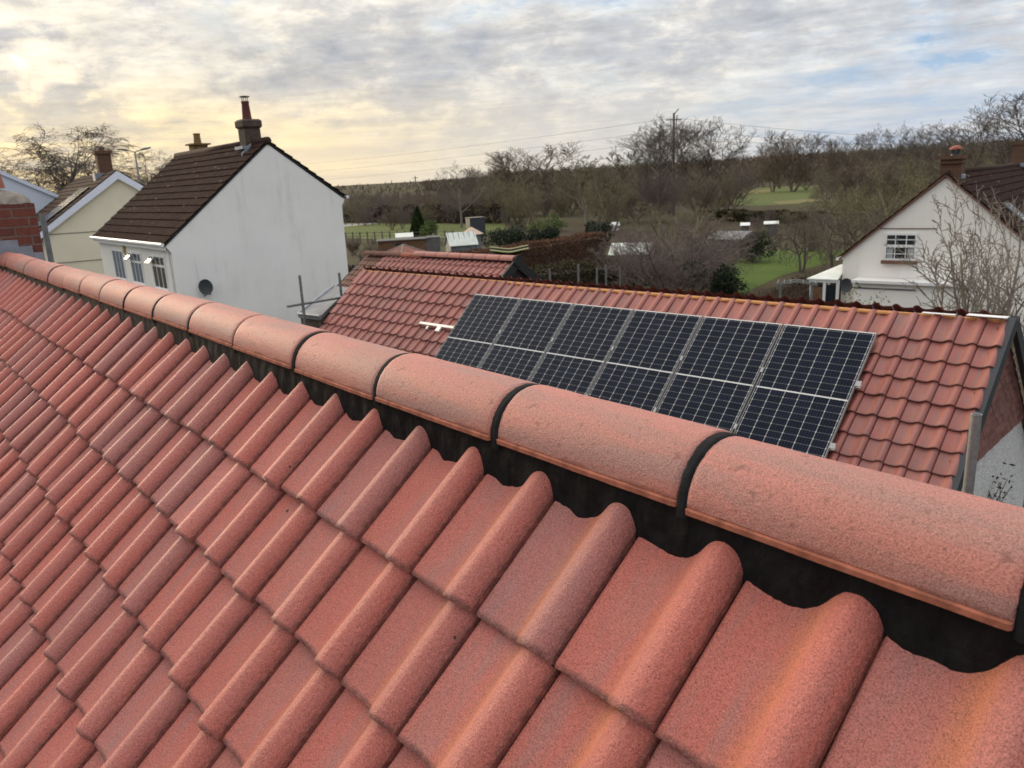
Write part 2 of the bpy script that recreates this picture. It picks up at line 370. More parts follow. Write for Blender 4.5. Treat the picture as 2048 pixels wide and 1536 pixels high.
PROF = [(0, 0), (.016, .0045), (.03, .0074), (.05, .0080), (.09, .0064), (.17, .0024), (.28, 0), (.38, .0006), (.47, .0026), (.54, .0062), (.60, .0125), (.645, .0205), (.69, .0290), (.74, .0357), (.79, .0392), (.84, .0402), (.885, .0385), (.925, .0335), (.955, .0265), (.978, .0200), (.992, .0150), (1.0, .0120)]
def tile_roof(name, mat, O, X, D, N, ir, jr, W=.203, G=.23, parent=None, T=.021, lod=2, seed=1, prof=None, skip=None, jit=1.0, pscale=1.0, lap=.06):
    """one mesh of overlapping profiled tiles: O = tail corner of tile (0,0), X along the course, D down the slope"""
    rng = np.random.default_rng(seed); O, X, D, N = [np.array(a, float) for a in (O, X, D, N)]
    pr = np.array(prof or PROF, float)
    if lod == 2:
        tt = np.linspace(0, 1, 33); tt = np.unique(np.concatenate([tt, [.012, .02, .96, .98, .99]])); 
    elif lod == 1: tt = pr[:, 0]
    else: tt = pr[::2, 0] if len(pr) > 6 else pr[:, 0]
    from_t = np.interp(tt, pr[:, 0], pr[:, 1])
    if lod == 2:                                   # smooth the profile
        k = np.array([.25, .5, .25]); 
        for _ in range(1):
            m = from_t.copy(); m[1:-1] = k[0]*from_t[:-2]+k[1]*from_t[1:-1]+k[2]*from_t[2:]; m[-3:] = from_t[-3:]; m[:4] = from_t[:4]; from_t = m
    hh = from_t*pscale
    s_rows = {2: [(-.0, -.50), (0, -.16), (.004, -.03), (.012, 0), (.06, 0), (.12, 0), (.18, 0), (.24, 0), (G+lap, 0)], 1: [(0, -.8), (0, -.10), (.008, 0), (.12, 0), (G+lap, 0)], 0: [(0, -.85), (0, 0), (G+lap, 0)]}[lod]
    s_rows = [(s*(G/.23) if 0 < s < G else s, b) for s, b in s_rows]
    nt = len(tt); ns = len(s_rows)
    V = []; Fc = []; UV = []; RN = []
    base = 0
    quad = np.array([[a*nt+b, a*nt+b+1, (a+1)*nt+b+1, (a+1)*nt+b] for a in range(ns-1) for b in range(nt-1)])
    # right-hand edge face
    for j in range(jr[0], jr[1]+1):
        rowj = rng.normal(0, .0012)*jit
        for i in range(ir[0], ir[1]+1):
            if skip and skip(i, j): rng.random(4); continue
            r1, r2, q1, q2 = rng.random(4)
            dx, ds, tl = (q1-.5)*.0022*jit, (q2-.5)*.009*jit, 1+(q1-.5)*.5*jit
            rot = (r2-.5)*.012*jit
            chip = np.convolve(rng.normal(0, 1, nt+4), [.2, .2, .2, .2, .2], 'valid')*.0018*jit
            P = np.zeros((ns, nt, 3)); st = np.zeros((ns, nt, 2))
            for a, (s, b) in enumerate(s_rows):
                nn = hh + T*tl*(1-s/G) + b*T
                ss = s+ds+rowj + rot*(tt-.5)*W
                if lod == 2 and a in (1, 2): ss = ss + chip
                P[a] = O + ((i+tt-1)*W+dx+.0)[:, None]*X - (ss - j*G)[:, None]*D + nn[:, None]*N
                st[a, :, 0] = tt; st[a, :, 1] = s/G
            V.append(P.reshape(-1, 3)); Fc.append(quad+base); UV.append(st.reshape(-1, 2)); RN.append(np.tile([r1, r2], (ns*nt, 1)))
            base += ns*nt
            # side drop on the roll edge
            e = P[:, -1]; lo = e - N*.012
            V.append(np.concatenate([e, lo])); UV.append(np.concatenate([st[:, -1], st[:, -1]])); RN.append(np.tile([r1, r2], (2*ns, 1)))
            Fc.append(np.array([[base+a, base+ns+a, base+ns+a+1, base+a+1] for a in range(ns-1)])); base += 2*ns
    V = np.concatenate(V); Fc = np.concatenate(Fc); UV = np.concatenate(UV); RN = np.concatenate(RN)
    return np_mesh(name, V, Fc, mat, parent, {'tile': UV, 'rnd': RN}, smooth=True, sharp=50)

def np_mesh(name, V, Fc, mat, parent=None, uvs=None, smooth=False, sharp=None):
    me = bpy.data.meshes.new(name); nf, k = Fc.shape
    me.vertices.add(len(V)); me.vertices.foreach_set('co', np.asarray(V, np.float32).ravel())
    me.loops.add(nf*k); me.loops.foreach_set('vertex_index', Fc.astype(np.int32).ravel())
    me.polygons.add(nf); me.polygons.foreach_set('loop_start', np.arange(0, nf*k, k, dtype=np.int32))
    try: me.polygons.foreach_set('loop_total', np.full(nf, k, np.int32))
    except Exception: pass
    me.update(calc_edges=True); me.validate()
    for nm, a in (uvs or {}).items():
        ul = me.uv_layers.new(name=nm); ul.data.foreach_set('uv', a[Fc.ravel()].astype(np.float32).ravel())
    if smooth: me.polygons.foreach_set('use_smooth', [True]*len(me.polygons))
    if sharp: me.set_sharp_from_angle(angle=rad(sharp))
    me.materials.append(MATS[mat])
    o = bpy.data.objects.new(name, me); col.objects.link(o)
    if parent is not None: o.parent = parent
    return o
# ------------------------------------------------------------------ the house the picture is taken from
AL = .7435
NX = np.array([1, 0, 0.]); ND = np.array([0, -math.cos(AL), -math.sin(AL)]); NN = np.array([0, -math.sin(AL), math.cos(AL)])
NO = np.array([-.5895, .6868, H-.7202])
RY, RZ, RR, RL = .970, H-.490, .0935, .459
near = thing('near_house', 'house under the camera with red pantiled roof, orange ridge tiles bedded in black mortar', 'house')
base = NO - NN*.034
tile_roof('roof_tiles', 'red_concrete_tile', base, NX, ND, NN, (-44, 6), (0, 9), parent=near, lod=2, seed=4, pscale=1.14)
FD = np.array([0, math.cos(AL), -math.sin(AL)]); FN = np.array([0, math.sin(AL), math.cos(AL)])
fb = np.array([.5, 2*RY-base[1], base[2]])
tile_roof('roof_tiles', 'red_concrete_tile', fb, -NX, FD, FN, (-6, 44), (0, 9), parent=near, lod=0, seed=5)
apx = np.array([0, RY, base[2]+(RY-base[1])*math.tan(AL)-.035])
e1 = apx+ND*3.6; e2 = apx+FD*3.6
MB().prism([(-9.6, apx[1], apx[2]), (-9.6, e1[1], e1[2]), (-9.6, e1[1], e1[2]-.12), (-9.6, e2[1], e2[2]-.12), (-9.6, e2[1], e2[2])], (10.3, 0, 0)).build('roof_deck', 'felt_black', near)
MB().box((-4.3, RY, (e1[2]-.1)/2), (9.6, abs(e1[1]-RY)*2-.5, e1[2]-.2)).build('wall', 'pebbledash', near)

def ridge_mesh(L, R, th, seed):
    rng = np.random.default_rng(seed); V = []; nx, na = 15, 41
    ang = np.linspace(math.pi-.095, .095, na)
    out = [(-R-.0035, -.003), (-R-.0035, .0050), (-R+.0016, .0070)]+[(R*math.cos(a), R*math.sin(a)) for a in ang]+[(R-.0016, .0070), (R+.0035, .0050), (R+.0035, -.003)]
    inn = [(R-th, -.003)]+[((R-th)*math.cos(a), (R-th)*math.sin(a)) for a in ang[::-4]]+[(-R+th, -.003)]
    P = out+inn; n = len(P)
    xs = np.concatenate([[-L/2, -L/2+.003], np.linspace(-L/2+.012, L/2-.012, nx), [L/2-.003, L/2]])
    m = len(xs); off = np.array([.0035, .0008]+[0]*nx+[.0008, .0035])
    for a, x in enumerate(xs):
        for (y, z) in P:
            l = math.hypot(y, z); k = 1-off[a]/l
            V.append((x+rng.normal(0, .0004), y*k, z*k+rng.normal(0, .0003)))
    Fc = [(a*n+b, a*n+(b+1) % n, (a+1)*n+(b+1) % n, (a+1)*n+b) for a in range(m-1) for b in range(n)]
    mb = MB(); mb.lip = [(a*n+b) for a in range(m-1) for b in (0, 1, n-1, na+4, na+5)]; mb.nq = n; mb.v = V; mb.f = Fc+[tuple(range(n))[::-1], tuple(range((m-1)*n, m*n))]
    return mb
rng = random.Random(3)
def lipped(mb, o):
    o.data.materials.append(MATS['ridge_lip'])
    for i in mb.lip: o.data.polygons[i].material_index = 1
    return o
_m = ridge_mesh(RL-.020, RR, .018, 1); rt0 = lipped(_m, _m.build('ridge_tile', 'ridge_tile', near, True, 40))
def sagz(X):            # the old ridge dips gently away from the camera
    return 0.0
JX = [-.694+RL*(1-k) for k in range(-1, 20)]
for k, jx in enumerate(JX[:-1]):
    o = rt0 if k == 0 else rt0.copy()
    if k: col.objects.link(o); o.parent = near
    o.location = (jx-RL/2, RY+rng.uniform(-.0025, .0025), RZ+rng.uniform(-.003, .003)); o.rotation_euler = (rng.uniform(-.02, .02), rng.uniform(-.006, .006), rng.uniform(-.007, .007))
# mortar bedding: a ragged face under each side of the ridge and a black joint between the tiles
rg = np.random.default_rng(8)
xs = np.arange(-9.3, .75, .007); ac = np.linspace(0, 1, 12)
sm = lambda a, k: np.convolve(np.pad(a, k, mode='edge'), np.ones(2*k+1)/(2*k+1), 'valid')
w1 = sm(rg.normal(0, 1, len(xs)), 7)*.006; w2 = sm(rg.normal(0, 1, len(xs)), 2)*.0022; w3 = sm(rg.normal(0, 1, len(xs)), 22)*.022
V = []
for a in ac:
    s = -.300+.105*a; n = .030-.105*a - .006*math.sin(a*math.pi)
    for i, x in enumerate(xs):
        p = NO + NN*(n + (w1[i]+w3[i])*math.sin(a*math.pi)+w2[i]*a) + ND*(s+w1[i]*.5*a+.002*math.sin(x*90+a*6)); V.append((x, p[1], p[2]))
n = len(xs); F1 = np.array([[a*n+i, (a+1)*n+i, (a+1)*n+i+1, a*n+i+1] for a in range(len(ac)-1) for i in range(n-1)])
V2 = [(x, 2*RY-y, z) for x, y, z in V]; b = len(V)
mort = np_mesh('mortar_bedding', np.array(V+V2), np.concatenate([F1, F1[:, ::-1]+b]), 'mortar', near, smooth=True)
jm0 = None
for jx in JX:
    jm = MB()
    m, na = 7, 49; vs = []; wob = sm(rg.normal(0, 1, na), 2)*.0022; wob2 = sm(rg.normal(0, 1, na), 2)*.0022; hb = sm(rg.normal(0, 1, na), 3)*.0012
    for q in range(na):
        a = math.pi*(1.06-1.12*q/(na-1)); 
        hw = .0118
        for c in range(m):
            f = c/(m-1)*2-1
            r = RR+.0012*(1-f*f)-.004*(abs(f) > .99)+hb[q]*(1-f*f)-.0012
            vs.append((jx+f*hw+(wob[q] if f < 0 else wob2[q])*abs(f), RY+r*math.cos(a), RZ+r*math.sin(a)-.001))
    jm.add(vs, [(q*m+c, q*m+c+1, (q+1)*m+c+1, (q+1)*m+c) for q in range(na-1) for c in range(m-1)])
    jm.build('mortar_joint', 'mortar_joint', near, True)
rs = random.Random(5)
# chimney at the far end of the ridge
CX = -8.02
chim = MB().box((CX-.33, .87, H-.55), (.66, .74, 1.10))
ch = chim.build('chimney', 'red_brick', near)
fl = MB(); 
prof = [(0, 0), (.06, .03), (.12, .055), (.19, .085), (.25, .15)]
lay = []
for ins, z in [(-.005, .0), (.005, .05), (.035, .09), (.09, .12), (.17, .145), (.22, .16)]:
    hx, hy = .33-ins, .37-ins; r = .05+ins*.5; pts = []
    for q in range(24):
        t_ = 2*math.pi*q/24; cx_, sx_ = math.cos(t_), math.sin(t_); kx = abs(cx_)**.35*np.sign(cx_); ky = abs(sx_)**.35*np.sign(sx_)
        pts.append((CX-.33+hx*kx, .87+hy*ky, H+.0+z*.8+rs.uniform(-.006, .006)))
    lay.append(pts)
fl.add([p for l in lay for p in l], [(a*24+q, a*24+(q+1) % 24, (a+1)*24+(q+1) % 24, (a+1)*24+q) for a in range(5) for q in range(24)]+[tuple(range(120, 144))])
fl.build('flaunching', 'flaunching', ch, True, 60)
MB().lathe([(.165, .40), (.155, .46), (.135, .62), (.13, .68), (.145, .69), (.145, .715), (.13, .72), (.125, .75), (.135, .77), (.15, .80), (.155, .83), (.145, .86), (.11, .88), (.10, .88), (.09, .70)], (CX-.33, .93, H-.26), 28).build('chimney_pot', 'terracotta', ch, True, 45)
ld = MB()
for q, (y0, y1, z0, z1) in enumerate([(.62, 1.06, -.44, -.30), (1.03, 1.16, -.52, -.36), (1.12, 1.235, -.62, -.42), (.50, .66, -.52, -.335)]):
    ld.box((CX+.006+.0015*q, (y0+y1)/2, H+(z0+z1)/2), (.008, y1-y0, z1-z0), bev=.002)
ld.build('flashing', 'lead', ch)

# ------------------------------------------------------------------ outbuilding with the solar panels
OB = np.array([-9.54, 7.07, H-1.659]); OY, OA = .098, .750
outb = thing('outbuilding', 'long outbuilding with red pantiled roof, bare timber ridge and tile-hung pebbledash end', 'outbuilding', OB, OY)
LD = np.array([0, -math.cos(OA), -math.sin(OA)]); LN = np.array([0, -math.sin(OA), math.cos(OA)])
LX = np.array([1., 0, 0]); RV = -.395
PLN = .115                                           # the panels' height over the tile bed
tb = -LN*PLN
G2 = .232
tail0 = tb + LD*(-.03)
UE, US = 7.02, -3.46
i1 = 34; i0 = -17; W2 = (UE-US)/(i1-i0+1)
O2 = tail0 + LX*(UE-i1*W2)
WAVE = [(0, .004), (.03, .010), (.10, .0085), (.2, .0035), (.3, .0005), (.38, 0), (.46, .002), (.54, .0075), (.61, .0155), (.67, .0245), (.73, .0325), (.79, .0375), (.84, .039), (.89, .0375), (.93, .033), (.97, .026), (1.0, .017)]
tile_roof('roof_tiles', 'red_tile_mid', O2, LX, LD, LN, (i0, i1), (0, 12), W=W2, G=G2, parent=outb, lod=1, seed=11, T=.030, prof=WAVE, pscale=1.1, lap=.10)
rid = tb + LD*(RV+.0)                                  # ridge line of the bed
LFD = np.array([0, math.cos(OA), -math.sin(OA)]); LFN = np.array([0, math.sin(OA), math.cos(OA)])
f0 = rid + LFD*.332 + LFN*.042 + np.array([0, .04, .0])
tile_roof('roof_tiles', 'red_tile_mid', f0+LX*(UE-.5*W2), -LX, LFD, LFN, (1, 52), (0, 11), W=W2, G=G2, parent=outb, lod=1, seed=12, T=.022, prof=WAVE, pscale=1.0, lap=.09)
MB().box(rid+np.array([1.78, -.012, -.034]), (UE-US-.05, .03, .035), bev=.004).box(rid+np.array([3.2, -.046, -.034]), (5.6, .03, .02)).build('ridge_batten', 'fresh_timber', outb)
mm = MB(); mm.box(rid+np.array([UE-.2, -.05, .016]), (.34, .10, .006)).box(rid+np.array([UE-.62, -.055, .004]), (.3, .06, .005)); mm.build('ridge_membrane', 'white_upvc', outb)
be = rid+LD*3.05; bf = rid+LFD*3.05
MB().prism([(US+.02, rid[1], rid[2]-.05), (US+.02, be[1], be[2]-.05), (US+.02, be[1], be[2]-.18), (US+.02, bf[1], bf[2]-.18), (US+.02, bf[1], bf[2]-.05)], (UE-US-.35, 0, 0)).build('roof_deck', 'felt_black', outb)
zg = -OB[2]
gw = MB()
gw.prism([(UE-.10, rid[1], rid[2]-.1), (UE-.10, be[1]+.25, be[2]+.12), (UE-.10, be[1]+.25, zg), (UE-.10, bf[1]-.25, zg), (UE-.10, bf[1]-.25, bf[2]+.12)], (-.2, 0, 0))
gw.prism([(US+.15, rid[1], rid[2]-.1), (US+.15, be[1]+.25, be[2]+.12), (US+.15, be[1]+.25, zg), (US+.15, bf[1]-.25, zg), (US+.15, bf[1]-.25, bf[2]+.12)], (.2, 0, 0))
gw.box(((UE+US)/2, be[1]+.35, (be[2]+zg)/2), (UE-US-.6, .2, be[2]-zg)); gw.box(((UE+US)/2, bf[1]-.35, (be[2]+zg)/2), (UE-US-.6, .2, be[2]-zg))
gw.build('wall', 'pebbledash', outb)
# tile-hung upper gable: stepped courses of small plain tiles
zh = rid[2]-1.30
th = MB(); rows = 13; rs = random.Random(9)
for q in range(rows):
    z0 = zh+q*.1; z1 = z0+.125
    def yl(z): return (rid[2]-z)/math.tan(OA)
    wlo = yl(min(z0+.05, rid[2]-.03)) - .04
    y = rid[1]-wlo - (.08 if q % 2 else 0)
    while y < rid[1]+wlo:
        w_ = min(.16, rid[1]+wlo-y)
        if w_ > .02 and y+w_ > rid[1]-wlo:
            a = max(y, rid[1]-wlo); x0 = UE-.098
            th.prism([(x0, a, z1), (x0+.038+rs.uniform(-.004, .004), a, z0), (x0+.022, a, z0)], (0, y+w_-a-.004, 0))
        y += .16
th.build('tile_hanging', 'hung_tile', outb)
vg = MB()
for d, nn in ((LD, LN), (LFD, LFN)):
    c0 = rid+d*.02+nn*.035; c1 = rid+d*3.05+nn*.035
    vg.prism([(UE-.012, *(c0[1:])), (UE-.012, *(c1[1:])), (UE-.012, *(c1-nn*.11)[1:]), (UE-.012, *(c0-nn*.11)[1:])], (.05, 0, 0))
    vg.prism([(UE-.03, *(c0+nn*.012)[1:]), (UE-.03, *(c1+nn*.012)[1:]), (UE-.03, *(c1+nn*.003)[1:]), (UE-.03, *(c0+nn*.003)[1:])], (.066, 0, 0))
vg.build('verge_trim', 'verge_grey', outb)

# solar panels and their rails
PWD, PHT, PP = .966, 1.646, .994
names = ['solar panel at the far end of the row, beside the bare rail end', 'second solar panel from the bare rail end', 'third solar panel from the bare rail end',
         'fourth solar panel from the bare rail end', 'fifth solar panel, one before the end nearest the tile-hung gable', 'solar panel at the end of the row nearest the tile-hung gable']
def panel_local(u, v, n): return LX*u + LD*v + LN*n
def frame_mb(which, fw_=.010, fs=.005):
    m = MB()
    for (u0, u1, v0, v1) in ((0, PWD, 0, fw_), (0, PWD, PHT-fw_, PHT), (0, fs, fw_, PHT-fw_), (PWD-fs, PWD, fw_, PHT-fw_))[which:which+1]:
        p = [panel_local(u, v, -.035) for u, v in ((u0, v0), (u0, v1), (u1, v1), (u1, v0))]
        m.prism(p, LN*.035)
    return m
gv = [panel_local(u, v, -.003) for u, v in ((.005, .010), (PWD-.005, .010), (PWD-.005, PHT-.010), (.005, PHT-.010))]
bk = [p-LN*.028 for p in gv]
proto = None
for k in range(6):
    base_w = np.array(outb.location) + np.array([math.cos(OY), math.sin(OY), 0])*(k*PP)
    if proto is None:
        pt = thing('solar_panel', names[0], 'solar panel', base_w, OY, 'solar panels on the outbuilding roof')
        [frame_mb(q_).build('frame_bar' if q_ < 2 else 'side_frame', 'aluminium' if q_ < 2 else 'dark_shaded_alloy', pt) for q_ in range(4)]  # side bars coloured darker, painting in the shade between panels
        c = MB().add(gv+bk, [(0, 3, 2, 1), (4, 5, 6, 7)]).build('cell_sheet', 'solar_cells', pt)
        uvd = c.data.uv_layers['UVMap'].data
        e = .12
        uvs = {0: (-e, -e*1.6), 1: (6+e, -e*1.6), 2: (6+e, 20+e*1.6), 3: (-e, 20+e*1.6)}
        for poly in c.data.polygons:
            for li in poly.loop_indices: uvd[li].uv = uvs[c.data.loops[li].vertex_index % 4]
        proto = pt
    else:
        pt = copy_tree(proto); pt.location = tuple(base_w); pt['label'] = names[k]
rl_lab = ['pale alloy mounting rail jutting out beyond the far panel on its bracket', 'lower alloy mounting rail running beneath the bottom of the solar panels']
for q, v in enumerate((.62, 1.34)):
    r_ = thing('mounting_rail', rl_lab[q], 'rail', OB, OY, 'mounting rails under the solar panels')
    u0 = -.86 if q == 0 else -.1
    m = MB(); p = [panel_local(u0, v+dv, dn) for dv, dn in ((-.02, -.04), (.02, -.04), (.02, -.075), (-.02, -.075))]
    m.prism(p, LX*(6*PP-.02-u0+.035)); m.build('rail', 'rail_alloy', r_)
    for u in ([u0+.50] if q == 0 else [u0+.03]):
        br = MB(); p = [panel_local(u-.045, v+dv, dn) for dv, dn in ((.015, -.036), (.11, -.036), (.11, -.07), (.015, -.07))]
        br.prism(p, LX*.09).build('roof_bracket', 'rail_alloy', r_)
        br = MB(); p = [panel_local(u-.30, v+dv, dn) for dv, dn in ((.03, -.05), (.09, -.05), (.09, -.08), (.03, -.08))]
        br.prism(p, LX*.035).build('roof_hook', 'rail_alloy', r_)
    for k in range(1, 7):
        u = k*PP-.010
        p = [panel_local(u-.012, v+dv, .0015) for dv in (-.03, .03)]+[panel_local(u-.012, v+dv, .010) for dv in (.03, -.03)]
        MB().prism(p, LX*(.024 if k < 6 else .05)).build('clamp', 'dark_shaded_alloy', r_)
    if q == 0:
        MB().tube([panel_local(u0+.42, v+.1, -.085), panel_local(u0+.39, v+.3, -.065), panel_local(u0+.42, v+.55, -.06)], .006, 5).build('cable', 'black_plastic', r_)

# scaffold poles
def pole(name, label, a, b, r=.0242, mat='galvanised', group=None, hollow=True):
    a, b = np.array(a, float), np.array(b, float)
    t_ = thing(name, label, 'pole', (a if a[2] < b[2] else b), 0, group); loc = np.array(t_.location)
    m = MB().tube([a-loc, b-loc], r, 16, cap=True)
    if hollow:
        top = (b if b[2] > a[2] else a)-loc; d = (b-a) if b[2] > a[2] else (a-b); d = d/np.linalg.norm(d)
        m.tube([top+d*.0005, top+d*.002], r*.80, 16); o = m.build('tube', mat, t_, True, 40)
        MB().tube([top+d*.001, top+d*.0035], r*.78, 16).build('bore', 'interior_dark', t_)
    else: m.build('tube', mat, t_, True, 40)
    return t_
P1 = ap(1953, 828, 5.2); pole('scaffold_pole', 'upright grey scaffold tube in front of the outbuilding gable end', (P1[0]-.01, P1[1]+.0, 0), P1, .030)
P2 = ap(84, 428, 10.2); pole('scaffold_pole', 'upright scaffold tube between the brick chimney and the cream house', (P2[0], P2[1], 0), P2, .030, 'pole_grey')
D3 = 14.5
P3 = ap(599, 551, D3); t3 = pole('scaffold_pole', 'upright scaffold tube rising by the low grey lean-to roof', (P3[0], P3[1], 0), P3, .0245, 'pole_grey')
a, b = ap(574, 613, D3-.06), ap(700, 592, D3+.35); t4 = pole('scaffold_pole', 'level scaffold tube crossing the upright in front of the white house', a, b, .0245, 'pole_grey', hollow=False)
P5 = ap(678, 546, 15.2); pole('scaffold_pole', 'short scaffold tube tip showing over the outbuilding roof edge', (P5[0], P5[1], 0), P5, .0245, 'pole_grey')

# lean-to beyond the outbuilding
lt = thing('lean_to', 'low lean-to with sloping grey slate roof and dark block wall beside outbuilding', 'lean-to', (0, 0, 0), 0)
q = [ap(596, 628, 15.0), ap(640, 633, 14.2), ap(700, 575, 15.6), ap(668, 572, 16.6)]
MB().prism(q, (0, 0, -.07)).build('roof', 'slate_grey', lt)
fr = MB(); fr.tube([q[0]+[0, 0, .01], q[1]+[0, 0, .01]], .025, 6); fr.tube([q[0]+[0, 0, .01], q[3]+[0, 0, .01]], .025, 6); fr.build('roof_edging', 'lead', lt)
cen = sum(q)/4
MB().prism([cen+(p-cen)*.93 - np.array([0, 0, .08]) for p in q], (0, 0, -2.3)).build('wall', 'chimney_render', lt)

# rear extension roofs behind the outbuilding
ey = np.array([-math.sin(OY), math.cos(OY), 0]); ex = np.array([math.cos(OY), math.sin(OY), 0])
PR0 = np.array([OB[0], OB[1], 0])+ey*4.6
def onr(x, y): return on(x, y, PR0, ey)
rA, rB = onr(836, 500), onr(1032, 527)
Lr = np.dot(rB-rA, ex); zr = (rA[2]+rB[2])/2-.03
ext = thing('rear_extension', 'extension roof of small red pantiles with clean ridge tiles and black-trimmed gable', 'extension', (rB[0], rB[1], zr), OY)
EA = .62
ed = np.array([0, -math.cos(EA), -math.sin(EA)]); en = np.array([0, -math.sin(EA), math.cos(EA)]); fd = np.array([0, math.cos(EA), -math.sin(EA)]); fn = np.array([0, math.sin(EA), math.cos(EA)])
tile_roof('roof_tiles', 'red_tile_mid', ed*.26-en*.03, LX, ed, en, (-int(Lr/.203)-6, 0), (0, 8), parent=ext, lod=1, seed=21, T=.02, lap=.1)
tile_roof('roof_tiles', 'red_tile_mid', fd*.26-fn*.05, -LX, fd, fn, (1, int(Lr/.203)+7), (0, 8), parent=ext, lod=0, seed=22, T=.02, lap=.1)
rtx = ridge_mesh(.43, .105, .018, 2)
nrt = int(Lr/.45)+1
r0_ = None
for k in range(nrt):
    if r0_ is None: r0_ = rtx.build('ridge_tile', 'ridge_tile', ext, True, 40); o = r0_
    else: o = r0_.copy(); col.objects.link(o); o.parent = ext
    o.location = (-.225-.45*k, 0, .0)
MB().box((-Lr/2-.1, 0, -.02), (Lr+.3, .19, .05)).build('mortar_bedding', 'mortar_joint', ext)
vv = MB()
for d, nn in ((ed, en), (fd, fn)):
    c0 = d*.0+nn*.05; c1 = d*2.3+nn*.05
    vv.prism([(.0, *c0[1:]), (.0, *c1[1:]), (.0, *(c1-nn*.2)[1:]), (.0, *(c0-nn*.2)[1:])], (.06, 0, 0))
vv.prism([(.062, .13*math.cos(t_), .13*math.sin(t_)-.01) for t_ in np.linspace(0, 2*math.pi, 13)[:-1]], (.02, 0, 0))
vv.build('verge_trim', 'black_plastic', ext)
ga = ed*2.2; gb = fd*2.2
MB().prism([(-.15, 0, -.16), (-.15, ga[1], ga[2]-.1), (-.15, ga[1], -zr), (-.15, gb[1], -zr), (-.15, gb[1], gb[2]-.1)], (.12, 0, 0)).build('wall', 'felt_black', ext)
MB().prism([(-Lr-1.2, 0, -.07), (-Lr-1.2, ga[1], ga[2]-.06), (-Lr-1.2, gb[1], gb[2]-.06)], (Lr+1.15, 0, 0)).build('roof_deck', 'felt_black', ext)
MB().box((-Lr/2-.6, 0, (ga[2]-zr)/2-.06), (Lr+1., 3.4, ga[2]+zr-.1)).build('side_wall', 'pebbledash', ext)
# old roof section further left
oA, oB = onr(727, 500), onr(832, 514)
old = thing('old_roof_wing', 'older low roof of mossy brown-red tiles with orange ridge tiles', 'roof', (oB[0], oB[1], (oA[2]+oB[2])/2-.05), OY)
Lo = np.dot(oB-oA, ex); zo = (oA[2]+oB[2])/2-.05
tile_roof('roof_tiles', 'old_tile', ed*.2-en*.05+LX*.3, LX, ed, en, (-int(Lo/.18)-1, 0), (0, 9), W=.18, G=.2, parent=old, lod=0, seed=23, T=.02, pscale=.6, lap=.1)
tile_roof('roof_tiles', 'old_tile', fd*.2-fn*.05+LX*.3, -LX, fd, fn, (0, int(Lo/.18)), (0, 8), W=.18, G=.2, parent=old, lod=0, seed=24, T=.02, pscale=.6, lap=.1)
first = None
for k in range(int(Lo/.42)+1):
    if first is None: o = first = ridge_mesh(.41, .105, .018, 5).build('ridge_tile', 'ridge_lip', old, True, 40)
    else: o = first.copy(); col.objects.link(o); o.parent = old
    if k > 1: 
        if k == 2: alt = first.data.copy(); alt.materials[0] = MATS['old_tile']
        o.data = alt
    o.location = (.1-.42*k, 0, -.01); o.rotation_euler = (rng.uniform(-.03, .03), rng.uniform(-.02, .02), rng.uniform(-.02, .02))
MB().prism([(.2, 0, -.07), (.2, ed[1]*2.3, ed[2]*2.3-.06), (.2, ed[1]*2.2, -zo), (.2, fd[1]*2.2, -zo), (.2, fd[1]*2.2, fd[2]*2.2-.06)], (-Lo-.2, 0, 0)).build('wall', 'felt_black', old)
# small hipped roof
hp = on(806, 489, PR0+ey*2.4, ey)
hip = thing('hipped_roof', 'small pyramid roof of pinkish tiles with pale hip joints behind old ridge', 'roof', (hp[0], hp[1], hp[2]), OY)
s_ = .95; hd = -.50
cs = [(-s_, -s_, hd), (s_, -s_, hd), (s_, s_, hd), (-s_, s_, hd)]
hm = MB().add([(0, 0, 0)]+cs, [(0, 1, 2), (0, 2, 3), (0, 3, 4), (0, 4, 1)]); hm.build('roof', 'hip_tile', hip)
for c in hip.children:
    for nm in ('tile', 'rnd'): c.data.uv_layers.new(name=nm)
hj = MB()
for c in cs: hj.tube([(0, 0, .0), c], .025, 6)
hj.build('hip_joint', 'flaunching', hip)
MB().box((0, 0, (hd-hp[2])/2-.01), (2*s_-.3, 2*s_-.3, hp[2]+hd-.02)).build('wall', 'brown_brick', hip)
# ------------------------------------------------------------------ houses
SINE = [(0, .002), (.12, .010), (.25, .014), (.38, .010), (.5, .002), (.62, .010), (.75, .014), (.88, .010), (1, .002)]
def roof_plane(parent, mat, ea, ri, x0, x1, gauge=.345, W=.33, lod=0, seed=1, T=.03, prof=SINE, name='roof_tiles'):
    """tiled slope in house-local coordinates; ea=(y,z) eave, ri=(y,z) ridge, from x0 (low) to x1"""
    ea = np.array(ea); ri = np.array(ri); L = np.linalg.norm(ri-ea); u_ = (ri-ea)/L
    D = np.array([0, -u_[0], -u_[1]]); fl_ = 1 if u_[0] > 0 else -1
    X = np.array([fl_*1., 0, 0]); N = np.array([0, -u_[1]*fl_, u_[0]*fl_])
    n = max(1, round(L/gauge)); g = L/n; m = max(1, round((x1-x0)/W)); w = (x1-x0)/m
    xo = x1 if fl_ > 0 else x0
    O = np.array([xo, ea[0], ea[1]])
    return tile_roof(name, mat, O, X, D, N, (-m+1, 0), (-n+1, 0), W=w, G=g, parent=parent, T=T, lod=lod, seed=seed, prof=prof, lap=.02, jit=.8)
